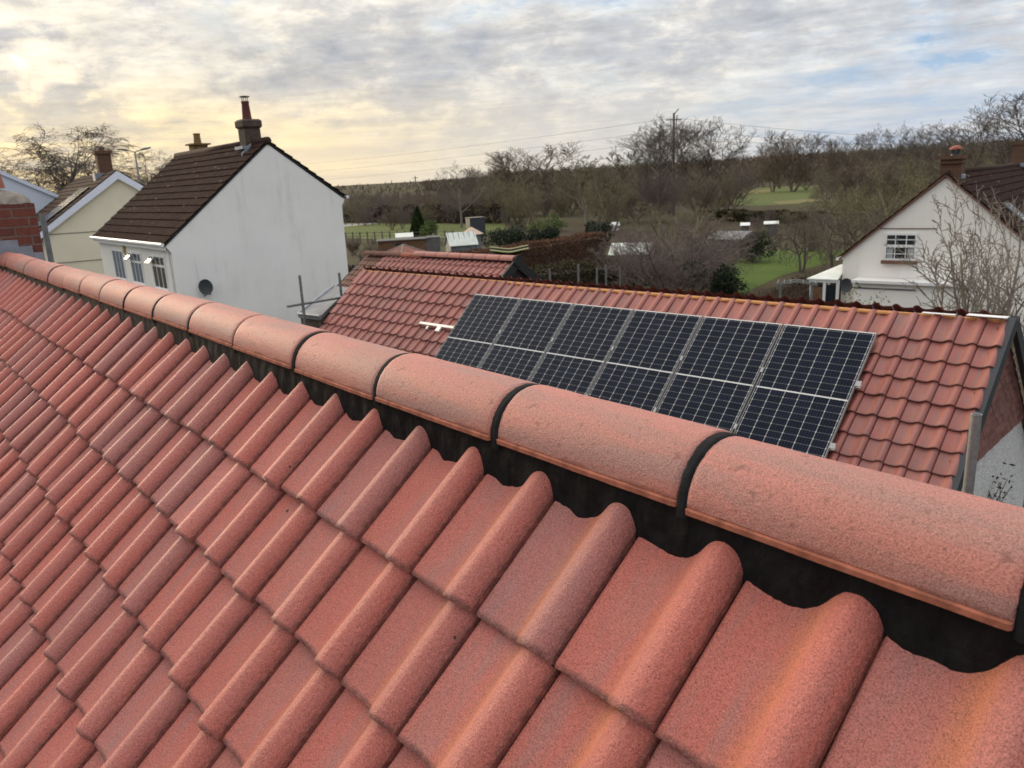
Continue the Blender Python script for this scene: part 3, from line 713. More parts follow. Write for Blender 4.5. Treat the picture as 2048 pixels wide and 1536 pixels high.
def window(parent, c, w, h, nrm, cols=2, rows=1, fr=.055, dep=.07, glass='glass', name='window', mat='white_upvc', transom=None):
    """window lying in the wall plane; nrm = outward axis '-y' or '+x' in local coordinates"""
    c = np.array(c, float)
    ax = np.array([1., 0, 0]) if nrm[1] == 'y' else np.array([0, 1., 0])
    no = np.array([0, -1., 0]) if nrm == '-y' else (np.array([1., 0, 0]) if nrm == '+x' else np.array([0, 1., 0]))
    R = np.stack([ax, no, np.array([0, 0, 1.])], 1)
    m = MB(); up = np.array([0, 0, 1.])
    def bar(u, v, a, b, d=dep, o=.0): m.box(c+ax*u+up*v+no*o, (a, d, b), R=R)
    bar(0, h/2-fr/2, w, fr); bar(0, -h/2+fr/2, w, fr); bar(-w/2+fr/2, 0, fr, h-2*fr); bar(w/2-fr/2, 0, fr, h-2*fr)
    for k in range(1, cols): bar(-w/2+w*k/cols, 0, fr*.7, h-2*fr, dep*.8)
    for k in range(1, rows): bar(0, -h/2+h*k/rows, w-2*fr, fr*.7, dep*.6)
    if transom: bar(0, transom, w-2*fr, fr*1.3, dep*1.1, .004)
    f = m.build(name, mat, parent)
    MB().box(c+no*.012, (w-fr, .01, h-fr), R=R).build('pane', glass, f)
    return f, ax, no, R

# white two-storey house
gx = -25.99
wh = thing('white_house', 'large white rendered house with stained blank gable and dark brown tiled roof', 'house', (gx, 10.5, 0))
Y = lambda y: y-10.5
FE, RG_, RE = (Y(7.30), H-1.43), (Y(11.08), H+1.65), (Y(13.76), H-.29)
XL = -9.55
roof_plane(wh, 'brown_roof_tile', FE, RG_, XL, .05, seed=31, T=.035)
roof_plane(wh, 'brown_roof_tile', RE, RG_, XL, .05, seed=32, T=.035)
MB().tube([(XL, RG_[0], RG_[1]-.02), (.06, RG_[0], RG_[1]-.02)], .13, 10).build('ridge_cap', 'ridge_brown', wh, True)
poly = [(Y(7.52), 0), (Y(7.52), H-1.74), (Y(7.34), H-1.50), (RG_[0], RG_[1]-.13), (Y(13.70), H-.40), (Y(13.58), H-.62), (Y(13.55), 0)]
MB().prism([(XL+.1, a, b) for a, b in poly], (-.10-XL, 0, 0)).build('wall', 'white_render', wh)
fw2 = MB().box(((XL)/2, Y(7.51), (H-1.75)/2), (-XL-.2, .03, H-1.76)); fw2.build('front_wall', 'white_front', wh)
g = MB().tube([(XL-.02, FE[0]-.05, FE[1]-.03), (.05, FE[0]-.05, FE[1]-.03)], .06, 10); g.box((XL/2, FE[0]+.03, FE[1]-.12), (-XL, .03, .17)); g.build('gutter', 'white_upvc', wh)
g = MB().tube([(XL-.02, RE[0]+.05, RE[1]-.03), (.06, RE[0]+.05, RE[1]-.03)], .06, 10); g.build('gutter', 'white_upvc', wh)
MB().tube([(-.22, Y(7.46), H-1.6), (-.22, Y(7.46), .1)], .035, 8).build('downpipe', 'white_upvc', wh)
bg = MB()
for e in (FE, RE):
    d = np.array([0, RG_[0]-e[0], RG_[1]-e[1]]); L_ = np.linalg.norm(d); d /= L_
    p0 = np.array([-.005, e[0], e[1]-.05]); p1 = np.array([-.005, RG_[0], RG_[1]-.05])
    bg.prism([p0, p1, p1-np.array([0, 0, .06]), p0-np.array([0, 0, .06])], (.035, 0, 0))
bg.build('verge', 'felt_black', wh)
for k, (pl, pr, pt_, pb) in enumerate([(225, 247, 484, 528), (261, 284, 488, 546), (304, 331, 492, 556)]):
    xa = on(pl, (pt_+pb)/2-4, (0, 7.495, 0), (0, 1, 0))[0]-gx; xb = on(pr, (pt_+pb)/2+4, (0, 7.495, 0), (0, 1, 0))[0]-gx
    zt = H-1.86; zb = H-2.98
    f, ax, no, R = window(wh, ((xa+xb)/2, Y(7.49), (zt+zb)/2), xb-xa, zt-zb, '-y', cols=3, transom=.22 if k else None)
    MB().box(((xa+xb)/2, Y(7.42), zb-.05), (xb-xa+.16, .2, .09)).build('sill', 'white_paint', f)
    if k:
        w3 = (xb-xa)/3; a_ = .75
        c = np.array([xa+w3/2, Y(7.46), zt-.03]); Rr = np.array([[1, 0, 0], [0, math.cos(a_), -math.sin(a_)], [0, math.sin(a_), math.cos(a_)]])
        vn = MB(); 
        for (u, v, a, b) in ((0, -.02, w3, .04), (0, -.30, w3, .04), (-w3/2+.02, -.16, .04, .26), (w3/2-.02, -.16, .04, .26)): vn.box(c+Rr.T@np.array([u, 0, v]), (a, .04, b), R=Rr.T)
        v_ = vn.build('vent_light', 'white_upvc', f)
        MB().box(c+Rr.T@np.array([0, .0, -.16]), (w3-.06, .012, .26), R=Rr.T).build('vent_pane', 'sky_glass', v_)
c = on(250, 497, (0, 7.495, 0), (0, 1, 0)); m = MB().box((c[0]-gx, Y(7.46), c[2]), (.16, .07, .34), bev=.02); m.box((c[0]-gx+.05, Y(7.46), c[2]-.24), (.1, .05, .12), bev=.02); m.build('alarm_box', 'alarm_gold', wh)
def zat(px, py, y): return on(px, py, (0, y, 0), (0, 1, 0))
ct = zat(497, 238, 11.0); zt = ct[2]; cxx = ct[0]-gx
c1 = MB().box((cxx-.12, Y(11.02), (zt-.32+RG_[1]-.6)/2), (.56, .56, zt-.32-RG_[1]+.6)).box((cxx-.12, Y(11.02), zt-.16), (.68, .68, .30), bev=.06).build('chimney', 'chimney_render', wh)
MB().lathe([(.155, zt-.02), (.15, zt+.1), (.12, zt+.5), (.13, zt+.52), (.13, zt+.58), (.10, zt+.58)], (cxx-.12, Y(11.0), 0), 16).build('chimney_pot', 'dark_pot', c1, True, 40)
cw = MB()
for a in range(4): cw.box((cxx-.12+.1*math.cos(a*math.pi/2), Y(11.0)+.1*math.sin(a*math.pi/2), zt+.65), (.02, .02, .16))
cw.lathe([(.17, zt+.71), (.17, zt+.735), (.05, zt+.76)], (cxx-.12, Y(11.0), 0), 14); cw.build('cowl', 'dish_grey', c1)
MB().box((cxx-.12, Y(11.02)-.2, RG_[1]-.17), (.70, .5, .1)).prism([(cxx+.25, Y(10.5), RG_[1]-.50), (cxx+.25, Y(10.85), RG_[1]-.20), (cxx+.25, Y(10.85), RG_[1]-.05), (cxx+.25, Y(10.5), RG_[1]-.36)], (.06, 0, 0)).build('flashing', 'lead', c1)
ct = zat(396, 290, 12.0); zt = ct[2]; cxx = ct[0]-gx
c2 = MB().box((cxx, Y(12.0), (zt+RG_[1]-1.3)/2), (.60, .60, zt-RG_[1]+1.3)).box((cxx, Y(12.0), zt+.02), (.82, .82, .06)).build('chimney', 'ochre_chimney', wh)
MB().lathe([(.16, zt+.05), (.13, zt+.42), (.15, zt+.43), (.15, zt+.47), (.03, zt+.48)], (cxx, Y(12.0), 0), 14).build('chimney_pot', 'ochre_chimney', c2, True, 40)

def dish(c, r, aim, label, wall):
    t_ = thing('satellite_dish', label, 'satellite dish', c, math.atan2(aim[1], aim[0]), 'satellite dishes on the house walls')
    V = []; k, n = 7, 28
    for a in range(k):
        rr = r*a/(k-1)
        for q in range(n): V.append((.10-.0*rr-(.18*r*(1-(rr/r)**2))+.06, rr*math.cos(2*math.pi*q/n), rr*1.08*math.sin(2*math.pi*q/n)))
    tl = .35; V = [(x*math.cos(tl)-z*math.sin(tl)*.0+x*0, y, z) for x, y, z in V]
    fs = [(a*n+q, a*n+(q+1) % n, (a+1)*n+(q+1) % n, (a+1)*n+q) for a in range(k-1) for q in range(n)]
    V2 = [(x-.012, y, z) for x, y, z in V]; m = MB().add(V, fs).add(V2, [f[::-1] for f in fs])
    m.add(V[-n:]+V2[-n:], [(q, (q+1) % n, n+(q+1) % n, n+q) for q in range(n)])
    m.build('reflector', 'dish_grey', t_, True, 40)
    MB().tube([(.08, 0, -r*1.0), (.36, 0, -r*1.15), (.42, 0, -r*.6)], .014, 6).build('feed_arm', 'black_plastic', t_)
    MB().tube([(.03, 0, 0), (-.10, 0, -.02), (-.10, 0, -.28), (-.18, 0, -.28)], .02, 6).build('wall_bracket', 'black_plastic', t_)
    return t_
dc = on(415, 573, (gx+.2, 0, 0), (1, 0, 0)); dish(dc, .235, (.75, -.65), 'dark satellite dish on the white house gable', None)

# cream house further along the street
def frame(yaw, p): return np.array([math.cos(yaw), math.sin(yaw), 0]), np.array([-math.sin(yaw), math.cos(yaw), 0])
yc = -.07; exc, eyc = frame(yc, None)
pc = ap(232, 340, 42); pc0 = np.array([pc[0], pc[1], 0])
cr_h = thing('cream_house', 'cream rendered house with white bargeboards and brown roof carrying a small solar array', 'house', pc0, yc)
def loc(P, o, e1_, e2_): d = np.array(P)-o; return np.array([d@e1_, d@e2_, P[2]])
ez = loc(on(82, 468, pc, exc), pc0, exc, eyc); apz = pc[2]; hw = -ez[1]+.2
roof_plane(cr_h, 'brown_roof_tile_far', (-hw-.15, ez[2]-.1), (0, apz), -13, .15, seed=41)
roof_plane(cr_h, 'brown_roof_tile_far', (hw+.15, ez[2]-.1), (0, apz), -13, .15, seed=42)
MB().prism([(-12.8, -hw+.25, 0), (-12.8, -hw+.25, ez[2]), (-12.8, 0, apz-.2), (-12.8, hw-.25, ez[2]), (-12.8, hw-.25, 0)], (12.75, 0, 0)).build('wall', 'cream_render', cr_h)
bb = MB()
for s in (-1, 1):
    a = np.array([.06, s*(hw+.15), ez[2]-.14]); b = np.array([.06, 0, apz-.04]); dz = np.array([0, 0, -.36])
    bb.prism([a, b, b+dz, a+dz*.75], (.12, 0, 0))
    bb.box((-6, s*(hw+.12), ez[2]-.22), (12.6, .06, .2))
bb.build('bargeboard', 'blue_white_board', cr_h)
ln = MB()
for z in (ez[2]-.05, ez[2]-1.35): ln.box((-.04, 0, z), (.045, 2*hw-.6, .025))
ln.build('wall_cable', 'grey_timber', cr_h)
window(cr_h, (-2.2, -hw+.24, ez[2]-1.1), 1.5, 1.3, '-y', cols=2)
cc = MB().box((-2.6, -.05, apz+.12), (.62, .62, 1.7)).box((-2.6, -.05, apz+.92), (.78, .78, .16)).build('chimney', 'brown_brick', cr_h)
MB().lathe([(.13, apz+1.0), (.11, apz+1.2), (.09, apz+1.2)], (-2.6, -.05, 0), 12).build('chimney_pot', 'brown_brick', cc, True, 40)
MB().box((-2.6, -.2, apz-.3), (.75, .8, .5)).build('flashing', 'lead', cc)
# its solar array
sl = np.array([0, -hw, ez[2]-apz]); sl /= np.linalg.norm(sl); sn = np.array([0, sl[2]*1., -sl[1]]); sn = sn if sn[2] > 0 else -sn
def arr(u, s): return np.array([u, 0, apz-.02])+sl*s+sn*.12
arr_lab = ['upper pale solar panel on the cream house roof', 'lower pale solar panel on the cream house roof']
for k, (s0, s1) in enumerate(((1.35, 2.75), (2.78, 4.15))):
    t_ = thing('solar_panel', arr_lab[k], 'solar panel', pc0, yc, 'solar panels on the cream house roof')
    q = [arr(-.75, s0), arr(-3.6, s0), arr(-3.6, s1), arr(-.75, s1)]
    MB().prism([p-sn*.04 for p in q], sn*.035).build('frame', 'black_plastic', t_)
    gl = MB().add([p+sn*.0 for p in q], [(0, 1, 2, 3)]).build('cell_sheet', 'sky_glass', t_)
    b = MB()
    for u in np.linspace(-.75, -3.6, 7): b.prism([arr(u-.02, s0)+sn*.003, arr(u-.02, s1)+sn*.003, arr(u+.02, s1)+sn*.003, arr(u+.02, s0)+sn*.003], sn*.006)
    b.build('cell_divider', 'black_plastic', t_)

# blue-white gable at the left edge
pw = ap(40, 372, 52); pw0 = np.array([pw[0], pw[1], 0])
bw = thing('gabled_house', 'pale blue-white clad gable at the left edge behind the brick chimney', 'house', pw0, yc)
e1_ = loc(on(122, 392, pw, exc), pw0, exc, eyc); e0_ = loc(on(10, 345, pw, exc), pw0, exc, eyc)
sl_ = (e1_[2]-e0_[2])/(e1_[1]-e0_[1]); ay = e0_[1]-1.6; az = e0_[2]-1.6*sl_
lw = 2*ay-e1_[1]
roof_plane(bw, 'brown_roof_tile_far', (e1_[1]+.2, e1_[2]+.2*sl_), (ay, az), -10, .1, seed=45)
roof_plane(bw, 'brown_roof_tile_far', (lw-.2, e1_[2]+.2*sl_), (ay, az), -10, .1, seed=46)
MB().prism([(-9.8, lw+.2, 0), (-9.8, lw+.2, e1_[2]), (-9.8, ay, az-.2), (-9.8, e1_[1]-.2, e1_[2]), (-9.8, e1_[1]-.2, 0)], (9.78, 0, 0)).build('wall', 'bluewhite_cladding', bw)
b2 = MB()
for yy in (lw-.1, e1_[1]+.1):
    a = np.array([.05, yy, e1_[2]+.1*sl_]); b = np.array([.05, ay, az+.02]); dz = np.array([0, 0, -.22]); b2.prism([a, b, b+dz, a+dz], (.08, 0, 0))
b2.build('bargeboard', 'blue_white_board', bw)

# right-hand house
yr = .2; exr, eyr = frame(yr, None)
pr_ = ap(1770, 500, 32); 
def rl(px, py): d = on(px, py, pr_, eyr); return np.array([(d-pr0)@exr, 0, d[2]])
pa = on(1893, 350, pr_, eyr); pr0 = np.array([pa[0], pa[1], 0])
rh = thing('gable_house', 'off-white rendered house with brown roof, brick gable chimney and small sash window', 'house', pr0, yr)
eL = rl(1686, 511); az = pa[2]+.06; hw = -eL[0]
# rotate 90: build in a child-free local frame where gable runs along local x; roof_plane works along x so use a turned helper
def rp(side, seed):
    ea = (-side*(hw+.12), eL[2]-.05); ri = (0, az)
    o = roof_plane(rh, 'brown_roof_tile', ea, ri, -19, .12, seed=seed, T=.035); o.rotation_euler = (0, 0, -math.pi/2); return o
rp(1, 51); rp(-1, 52)           # local (x,y)->(y,-x): ridge runs to +y
rc_ = MB().tube([(0, -.1, az-.0), (0, 19, az-.0)], .11, 10).build('ridge_cap', 'ridge_brown', rh, True)
MB().prism([(-hw, .02, 0), (-hw, .02, eL[2]-.02), (-.0, .02, az-.14), (hw, .02, eL[2]-.02), (hw, .02, 0)], (0, 18.8, 0)).build('wall', 'offwhite_render', rh)
vb = MB()
for s in (-1, 1):
    a = np.array([s*(hw+.12), -.10, eL[2]-.10]); b = np.array([0, -.10, az-.03]); dz = np.array([0, 0, -.08]); vb.prism([a, b, b+dz, a+dz], (0, .11, 0))
vb.build('verge', 'sill_brown', rh)
g = MB().tube([(-hw-.16, -.15, eL[2]-.12), (-hw-.16, 11, eL[2]-.12)], .06, 8); g.build('gutter', 'white_upvc', rh)
wa, wb = rl(1771, 466), rl(1832, 522)
wc = ((wa+wb)/2); wd_, ht_ = wb[0]-wa[0], wa[2]-wb[2]
f, ax, no, R = window(rh, (wc[0], .0, wc[2]), wd_, ht_, '-y', cols=1, fr=.075, dep=.10, transom=.03)
gb_ = MB()
for k in (1, 2): gb_.box((wa[0]+wd_*k/3, -.005, wc[2]), (.03, .045, ht_-.1))
for z in (.26, -.25): gb_.box((wc[0], -.006, wc[2]+z), (wd_-.1, .045, .03))
gb_.build('glazing_bar', 'white_upvc', f)
MB().box((wc[0], -.08, wb[2]-.05), (wd_+.10, .2, .12)).build('sill', 'sill_brown', f)
cur = MB().box((wa[0]+.2, -.0195, wc[2]-.25), (.20, .004, .4)).box((wb[0]-.2, -.0195, wc[2]-.25), (.20, .004, .4)).build('curtain', 'curtain', f)
MB().box((-hw*.30-.25, .008, (wa[2]+.16)), (2.1, .04, .03)).build('render_bead', 'sill_brown', rh)
ct = rl(1903, 311); cb = rl(1903, 358)
chm = MB().box((.10, .40, (ct[2]-.1+cb[2]-.3)/2), (.66, .64, ct[2]-.1-cb[2]+.3)).box((.10, .34, ct[2]-.06), (.74, .72, .12)).box((.10, .34, ct[2]-.24), (.72, .70, .05)).build('chimney', 'brown_brick', rh)
pt2 = MB()
for a in range(6): pt2.box((.16+.11*math.cos(a*math.pi/3), .34+.11*math.sin(a*math.pi/3), ct[2]+.10), (.03, .03, .22))
pt2.lathe([(.15, ct[2]-.01), (.14, ct[2]+.05), (.12, ct[2]+.05)], (.16, .34, 0), 14)
pt2.build('chimney_pot', 'interior_dark', chm)
MB().lathe([(.20, ct[2]+.20), (.20, ct[2]+.235), (.13, ct[2]+.30), (.03, ct[2]+.33)], (.16, .34, 0), 18).build('pot_cap', 'terracotta', chm, True, 50)
MB().box((.42, .42, cb[2]+.06), (.10, .62, .16), bev=.02).box((-.26, .34, cb[2]-.02), (.06, .6, .1)).build('flashing', 'lead', chm)
c3 = MB().box((.1, 17.7, az+.35), (.9, .7, 1.5)).box((.1, 17.7, az+1.05), (1.0, .8, .14)).build('chimney', 'brown_brick', rh)
MB().box((.1, 17.4, az-.02), (1.1, .9, .2)).build('flashing', 'lead', c3)
# roof window in the right slope
sl2 = math.atan2(az-eL[2], hw)
def rsl(u, s, n=.05): return np.array([s*math.cos(sl2)+n*math.sin(sl2), u, az-s*math.sin(sl2)+n*math.cos(sl2)])
q = [rsl(2.3, 1.9, .06), rsl(3.4, 1.9, .06), rsl(3.4, 3.0, .06), rsl(2.3, 3.0, .06)]
rw = MB().prism(q, rsl(0, 0, .05)-rsl(0, 0, 0)).build('roof_window', 'slate_grey', rh)
q2 = [rsl(2.4, 2.0, .115), rsl(3.3, 2.0, .115), rsl(3.3, 2.9, .115), rsl(2.4, 2.9, .115)]
MB().add(q2, [(0, 1, 2, 3)]).build('pane', 'sky_glass', rw)
# flat-roofed extension under the gable
fa, fb2 = rl(1716, 559), rl(1936, 577)
xm0, xm1 = fa[0], fb2[0]; zf = (fa[2]+fb2[2])/2+.12
fr_ = MB().box(((xm0+xm1)/2, -.42, zf), (xm1-xm0, .84, .12), bev=.01).build('flat_roof', 'white_upvc', rh)
MB().box(((xm0+xm1)/2-.0, -.33, (zf-.06)/2), (xm1-xm0-.1, .62, zf-.061)).build('bay_wall', 'offwhite_render', rh)
MB().box(((xm0+xm1)/2-.8, -.66, zf-.25), (2.2, .05, .04)).build('trellis_bar', 'grey_timber', rh)
# conservatory on the garden side
cv = rl(1632, 548)
cx0, cx1 = -hw-1.05, -hw
zc = eL[2]-.74; cr0 = MB()
A_, B_, C_, D_, E_ = [np.array(p) for p in ((cx0-.12, -.45, zc-.12), (cx1-.002, -.45, zc-.12), (cx1-.002, .75, zc+.34), (cx0+.75, .75, zc+.30), (cx0-.12, 3.2, zc-.12))]; F_ = np.array((cx1-.002, 3.2, zc+.34)); dz0 = np.array([0, 0, -.05])
cr0.add([A_, B_, C_, D_, E_, F_]+[p+dz0 for p in (A_, B_, C_, D_, E_, F_)], [(0, 1, 2, 3), (0, 3, 4), (3, 2, 5, 4), (0, 6, 7, 1), (0, 4, 10, 6), (6, 9, 8, 7), (6, 10, 9), (9, 10, 11, 8)])
rc = cr0.build('conservatory_roof', 'greenhouse_sheet', rh)
fm = MB()
for x, y in ((cx0, -.35), (cx0+.5, -.35), (cx1-.06, -.35), (cx0, 1.8), (cx0, 3.1)): fm.box((x+.04, y, (zc-.16)/2), (.10, .08, zc-.16))
fm.box(((cx0+cx1)/2, -.35, zc-.21), (1.05, .10, .10)).box(((cx0+cx1)/2, -.35, .5), (1.0, .08, .08)); fm.box((cx0+.04, 1.8, zc-.21), (.08, 3, .10))
cf = fm.build('conservatory_frame', 'white_upvc', rh)
MB().box(((cx0+cx1)/2, -.33, (zc-.4)/2+.3), (1.0, .01, zc-.9)).build('pane', 'glass', cf)
MB().box((cx0+.29, -.345, (zc-.4)/2+.2), (.36, .02, zc-.9)).build('blind', 'shed_timber', cf)
dcr = on(1697, 570, pr_-eyr*.5, eyr); dish(dcr, .25, (-.05, -1), 'dark satellite dish by the conservatory of the off-white house', None)

# street lamp behind the cream house
sb = azi(278, 355, 62); sh = ap(262, 303, 62)[2]
sl_t = thing('street_lamp', 'twin-armed street lamp on a tall grey column behind the cream house', 'street lamp', sb)
MB().tube([(0, 0, 0), (0, 0, sh*.6), (0, 0, sh)], [.11, .085, .06], 10).build('column', 'pole_grey', sl_t, True)
for s in (-1, 1):
    dv = np.array([cr[0], cr[1], 0])*s
    a_ = MB().tube([(0, 0, sh-.05), dv*.45+np.array([0, 0, sh+.08])], .035, 6).build('arm', 'pole_grey', sl_t)
    MB().tube([dv*.42+np.array([0, 0, sh+.08]), dv*.7+np.array([0, 0, sh+.14]), dv*1.15+np.array([0, 0, sh+.2])], [.05, .08, .05], 8).build('lantern', 'pole_grey', a_)
# ------------------------------------------------------------------ bare trees
def rot_about(v, k, a): return v*math.cos(a)+np.cross(k, v)*math.sin(a)+k*np.dot(k, v)*(1-math.cos(a))
def gen_tree(seed, height=10., stems=1, levels=4, kids=(9, 7, 6, 5), ang=(45, 42, 40, 38), ratio=(.55, .5, .5, .5), wig=(.08, .14, .2, .25), trop=(.05, .12, .05, 0), r0=.16, rmin=.011, start=.25, lean=.0, trunk_frac=.8, spread0=0.0, taper=.75, arch=0.0):
    rng = np.random.default_rng(seed); out = [[] for _ in range(levels+1)]
    def grow(p, d, L, r, lv, hang=0.0):
        n = (7, 6, 5, 4, 3, 3)[lv]; pts = [p]; rs = [r]; ds = [d]
        for k in range(n):
            d = d+rng.normal(0, wig[min(lv, len(wig)-1)], 3)+np.array([0, 0, trop[min(lv, len(trop)-1)]])
            if arch and lv >= 1: d = d+np.array([0, 0, -arch*(k+1)/n])
            d = d/np.linalg.norm(d); p = p+d*L/n; pts.append(p); ds.append(d); rs.append(max(rmin*.6, r*(1-taper*(k+1)/n)))
        out[lv].append((np.array(pts), np.array(rs)))
        if lv >= levels: return
        nk = kids[lv]; nk = max(2, int(nk*rng.uniform(.75, 1.25)))
        az0 = rng.uniform(0, 6.28)
        for c in range(nk):
            st = start if lv == 0 else .18
            f = st+(1-st)*(c+rng.uniform(.1, .9))/nk; f = min(f, .99); q = f*n; k = int(q); t_ = q-k
            pp = pts[k]*(1-t_)+pts[k+1]*t_; dd = ds[k+1]; rr = rs[k]*(1-t_)+rs[k+1]*t_
            perp = np.cross(dd, rng.normal(0, 1, 3)) if lv else None
            az = az0+c*2.4+rng.normal(0, .3)
            if lv == 0:
                h_ = np.array([math.cos(az), math.sin(az), 0]); perp = np.cross(dd, h_)
            perp = perp/(np.linalg.norm(perp)+1e-9)
            a = rad(ang[lv])*rng.uniform(.7, 1.25)
            nd = rot_about(dd, perp, a)
            LL = L*ratio[lv]*rng.uniform(.7, 1.2)*(1-.45*(f-st)/(1-st+1e-6) if lv == 0 else 1-.35*f)
            grow(pp, nd, LL, max(rmin, rr*.62), lv+1)
    for s in range(stems):
        a = 6.28*s/stems+rng.uniform(-.4, .4); sp = spread0*rng.uniform(.6, 1.3) if stems > 1 else lean
        d = np.array([math.cos(a)*math.sin(sp), math.sin(a)*math.sin(sp), math.cos(sp)])
        grow(np.array([math.cos(a), math.sin(a), 0])*(.12 if stems > 1 else 0), d, height*trunk_frac*rng.uniform(.85, 1.1), r0, 0)
    return out
def tubes(lst, k):
    V = []; Fc = []; b = 0
    kk = np.arange(k); 
    for P, R in lst:
        n = len(P); d = np.gradient(P, axis=0); d /= np.linalg.norm(d, axis=1, keepdims=True)+1e-9
        ref = np.array([0, 0, 1.]) if abs(d[0][2]) < .8 else np.array([1., 0, 0])
        a = np.cross(d, ref); a /= np.linalg.norm(a, axis=1, keepdims=True)+1e-9; c = np.cross(d, a)
        th_ = 2*np.pi*kk/k
        ring = P[:, None, :]+R[:, None, None]*(np.cos(th_)[None, :, None]*a[:, None, :]+np.sin(th_)[None, :, None]*c[:, None, :])
        V.append(ring.reshape(-1, 3))
        i = np.arange(n-1)[:, None]*k; q = kk[None, :]; q1 = (kk+1) % k
        Fc.append(np.stack([b+i+q, b+i+q1[None, :], b+i+k+q1[None, :], b+i+k+q], -1).reshape(-1, 4)); b += n*k
    return np.concatenate(V), np.concatenate(Fc)
def tree_proto(name, label, cat, seed, bark, twig, split=1, group=None, **kw):
    T = gen_tree(seed, **kw)
    t_ = thing(name, label, cat, (0, 0, 0), 0, group)
    V, Fc = tubes([x for l in T[:split+1] for x in l], 6); zmax = 0
    allv = [V]
    o1 = (V, Fc); V2, F2 = tubes([x for l in T[split+1:] for x in l], 3); allv.append(V2)
    zmax = max(v[:, 2].max() for v in allv); cat_v = np.concatenate(allv); wmax = np.percentile(np.hypot(cat_v[:, 0], cat_v[:, 1]), 97)
    s = 1/zmax
    np_mesh('trunk', V*s, Fc, bark, t_, smooth=True); np_mesh('crown', V2*s, F2, twig, t_)
    t_['w'] = float(wmax*s); return t_
PT = {}
def P_(key, *a, **k): PT[key] = (tree_proto, a, k)
trng = random.Random(77)
used = {}
def put(key, base, h, label, wscale=1.0, group=None, rz=None, width=None):
    """the first call of a kind builds its parts, later calls copy the thing and each part"""
    fn, a, k = PT[key]
    if key not in used:
        o = fn(*a, **k); used[key] = o
    else: o = copy_tree(used[key])
    o['label'] = label
    if group: o['group'] = group
    elif 'group' in o: del o['group']
    w = width/(2*o['w']) if width else h*wscale
    o.location = tuple(base); o.scale = (w, w, h); o.rotation_euler = (0, 0, trng.uniform(0, 6.28) if rz is None else rz)
    return o
P_('birch', 'birch_tree', '', 'tree', 3, 'birch_bark', 'twig_grey', height=14, levels=4, kids=(18, 9, 8, 6), ang=(36, 36, 38, 42), ratio=(.50, .55, .60, .85), wig=(.06, .09, .13, .18), trop=(.06, .18, .04, -.22), r0=.17, rmin=.012, start=.16, trunk_frac=.85)
P_('ash', 'bare_tree', '', 'tree', 5, 'pale_bark', 'twig_grey', height=14, levels=4, kids=(15, 8, 7, 5), ang=(36, 36, 36, 36), ratio=(.60, .56, .58, .65), wig=(.06, .08, .10, .13), trop=(.05, .15, .12, .08), r0=.17, rmin=.013, start=.26, trunk_frac=.72)
P_('ash2', 'bare_tree', '', 'tree', 15, 'birch_bark', 'twig_dark', height=14, stems=2, spread0=.2, levels=4, kids=(11, 8, 7, 5), ang=(36, 36, 36, 36), ratio=(.60, .56, .58, .65), wig=(.06, .08, .10, .13), trop=(.06, .15, .12, .08), r0=.14, rmin=.012, start=.36, trunk_frac=.75)
P_('poplar', 'bare_tree', '', 'tree', 8, 'twig_brown', 'twig_brown', height=14, stems=3, spread0=.10, levels=3, kids=(20, 8, 6), ang=(26, 26, 30), ratio=(.45, .52, .65), wig=(.05, .07, .10), trop=(.05, .22, .18, .15), r0=.10, rmin=.016, start=.16, trunk_frac=.9)
P_('willow', 'bare_tree', '', 'tree', 12, 'pale_bark', 'twig_olive', height=12, stems=2, spread0=.12, levels=4, kids=(12, 8, 7, 5), ang=(35, 34, 36, 40), ratio=(.5, .5, .5, .5), wig=(.06, .1, .16, .22), trop=(.05, .16, .1, .05), r0=.15, rmin=.020, start=.22, trunk_frac=.85)
P_('thicket', 'bare_shrub', '', 'shrub', 21, 'twig_purple', 'twig_purple', height=6, stems=9, spread0=.75, levels=3, kids=(12, 9, 7), ang=(40, 42, 45), ratio=(.5, .5, .5), wig=(.12, .18, .25), trop=(.02, .05, .03, 0), r0=.055, rmin=.009, start=.15, trunk_frac=.85)
P_('apple', 'apple_tree', '', 'tree', 25, 'twig_grey', 'twig_grey', height=6, stems=3, spread0=.7, levels=4, kids=(8, 7, 6, 4), ang=(48, 50, 50, 45), ratio=(.7, .55, .5, .5), wig=(.14, .18, .22, .25), trop=(.05, .05, -.05, -.05), r0=.10, rmin=.009, start=.25, trunk_frac=.6, arch=.42)
P_('scrub', 'bare_bush', '', 'bush', 31, 'twig_brown', 'twig_brown', height=3, stems=11, spread0=.6, levels=3, kids=(8, 7, 5), ang=(36, 40, 42), ratio=(.5, .5, .5), wig=(.13, .2, .25), trop=(.03, .05, .05, 0), r0=.045, rmin=.014, start=.15, trunk_frac=.85)
P_('scrub2', 'bare_bush', '', 'bush', 37, 'twig_olive', 'twig_olive', height=3, stems=12, spread0=.65, levels=3, kids=(8, 7, 5), ang=(36, 42, 45), ratio=(.5, .5, .5), wig=(.13, .2, .25), trop=(.03, .03, .0, 0), r0=.045, rmin=.014, start=.12, trunk_frac=.85)
P_('oldtree', 'lichened_tree', '', 'tree', 41, 'twig_olive', 'twig_olive', height=8, stems=3, spread0=.4, levels=4, kids=(10, 8, 7, 5), ang=(45, 45, 45, 45), ratio=(.58, .52, .5, .5), wig=(.12, .16, .22, .25), trop=(.03, .08, .03, 0), r0=.14, rmin=.011, start=.15, trunk_frac=.75)
P_('magnolia', 'garden_tree', '', 'tree', 52, 'twig_pale', 'twig_pale', height=5.5, stems=3, spread0=.28, levels=3, kids=(9, 6, 5), ang=(50, 46, 44), ratio=(.62, .50, .42), wig=(.11, .18, .24), trop=(.04, .14, .12, .05), r0=.07, rmin=.0115, start=.2, trunk_frac=.8)
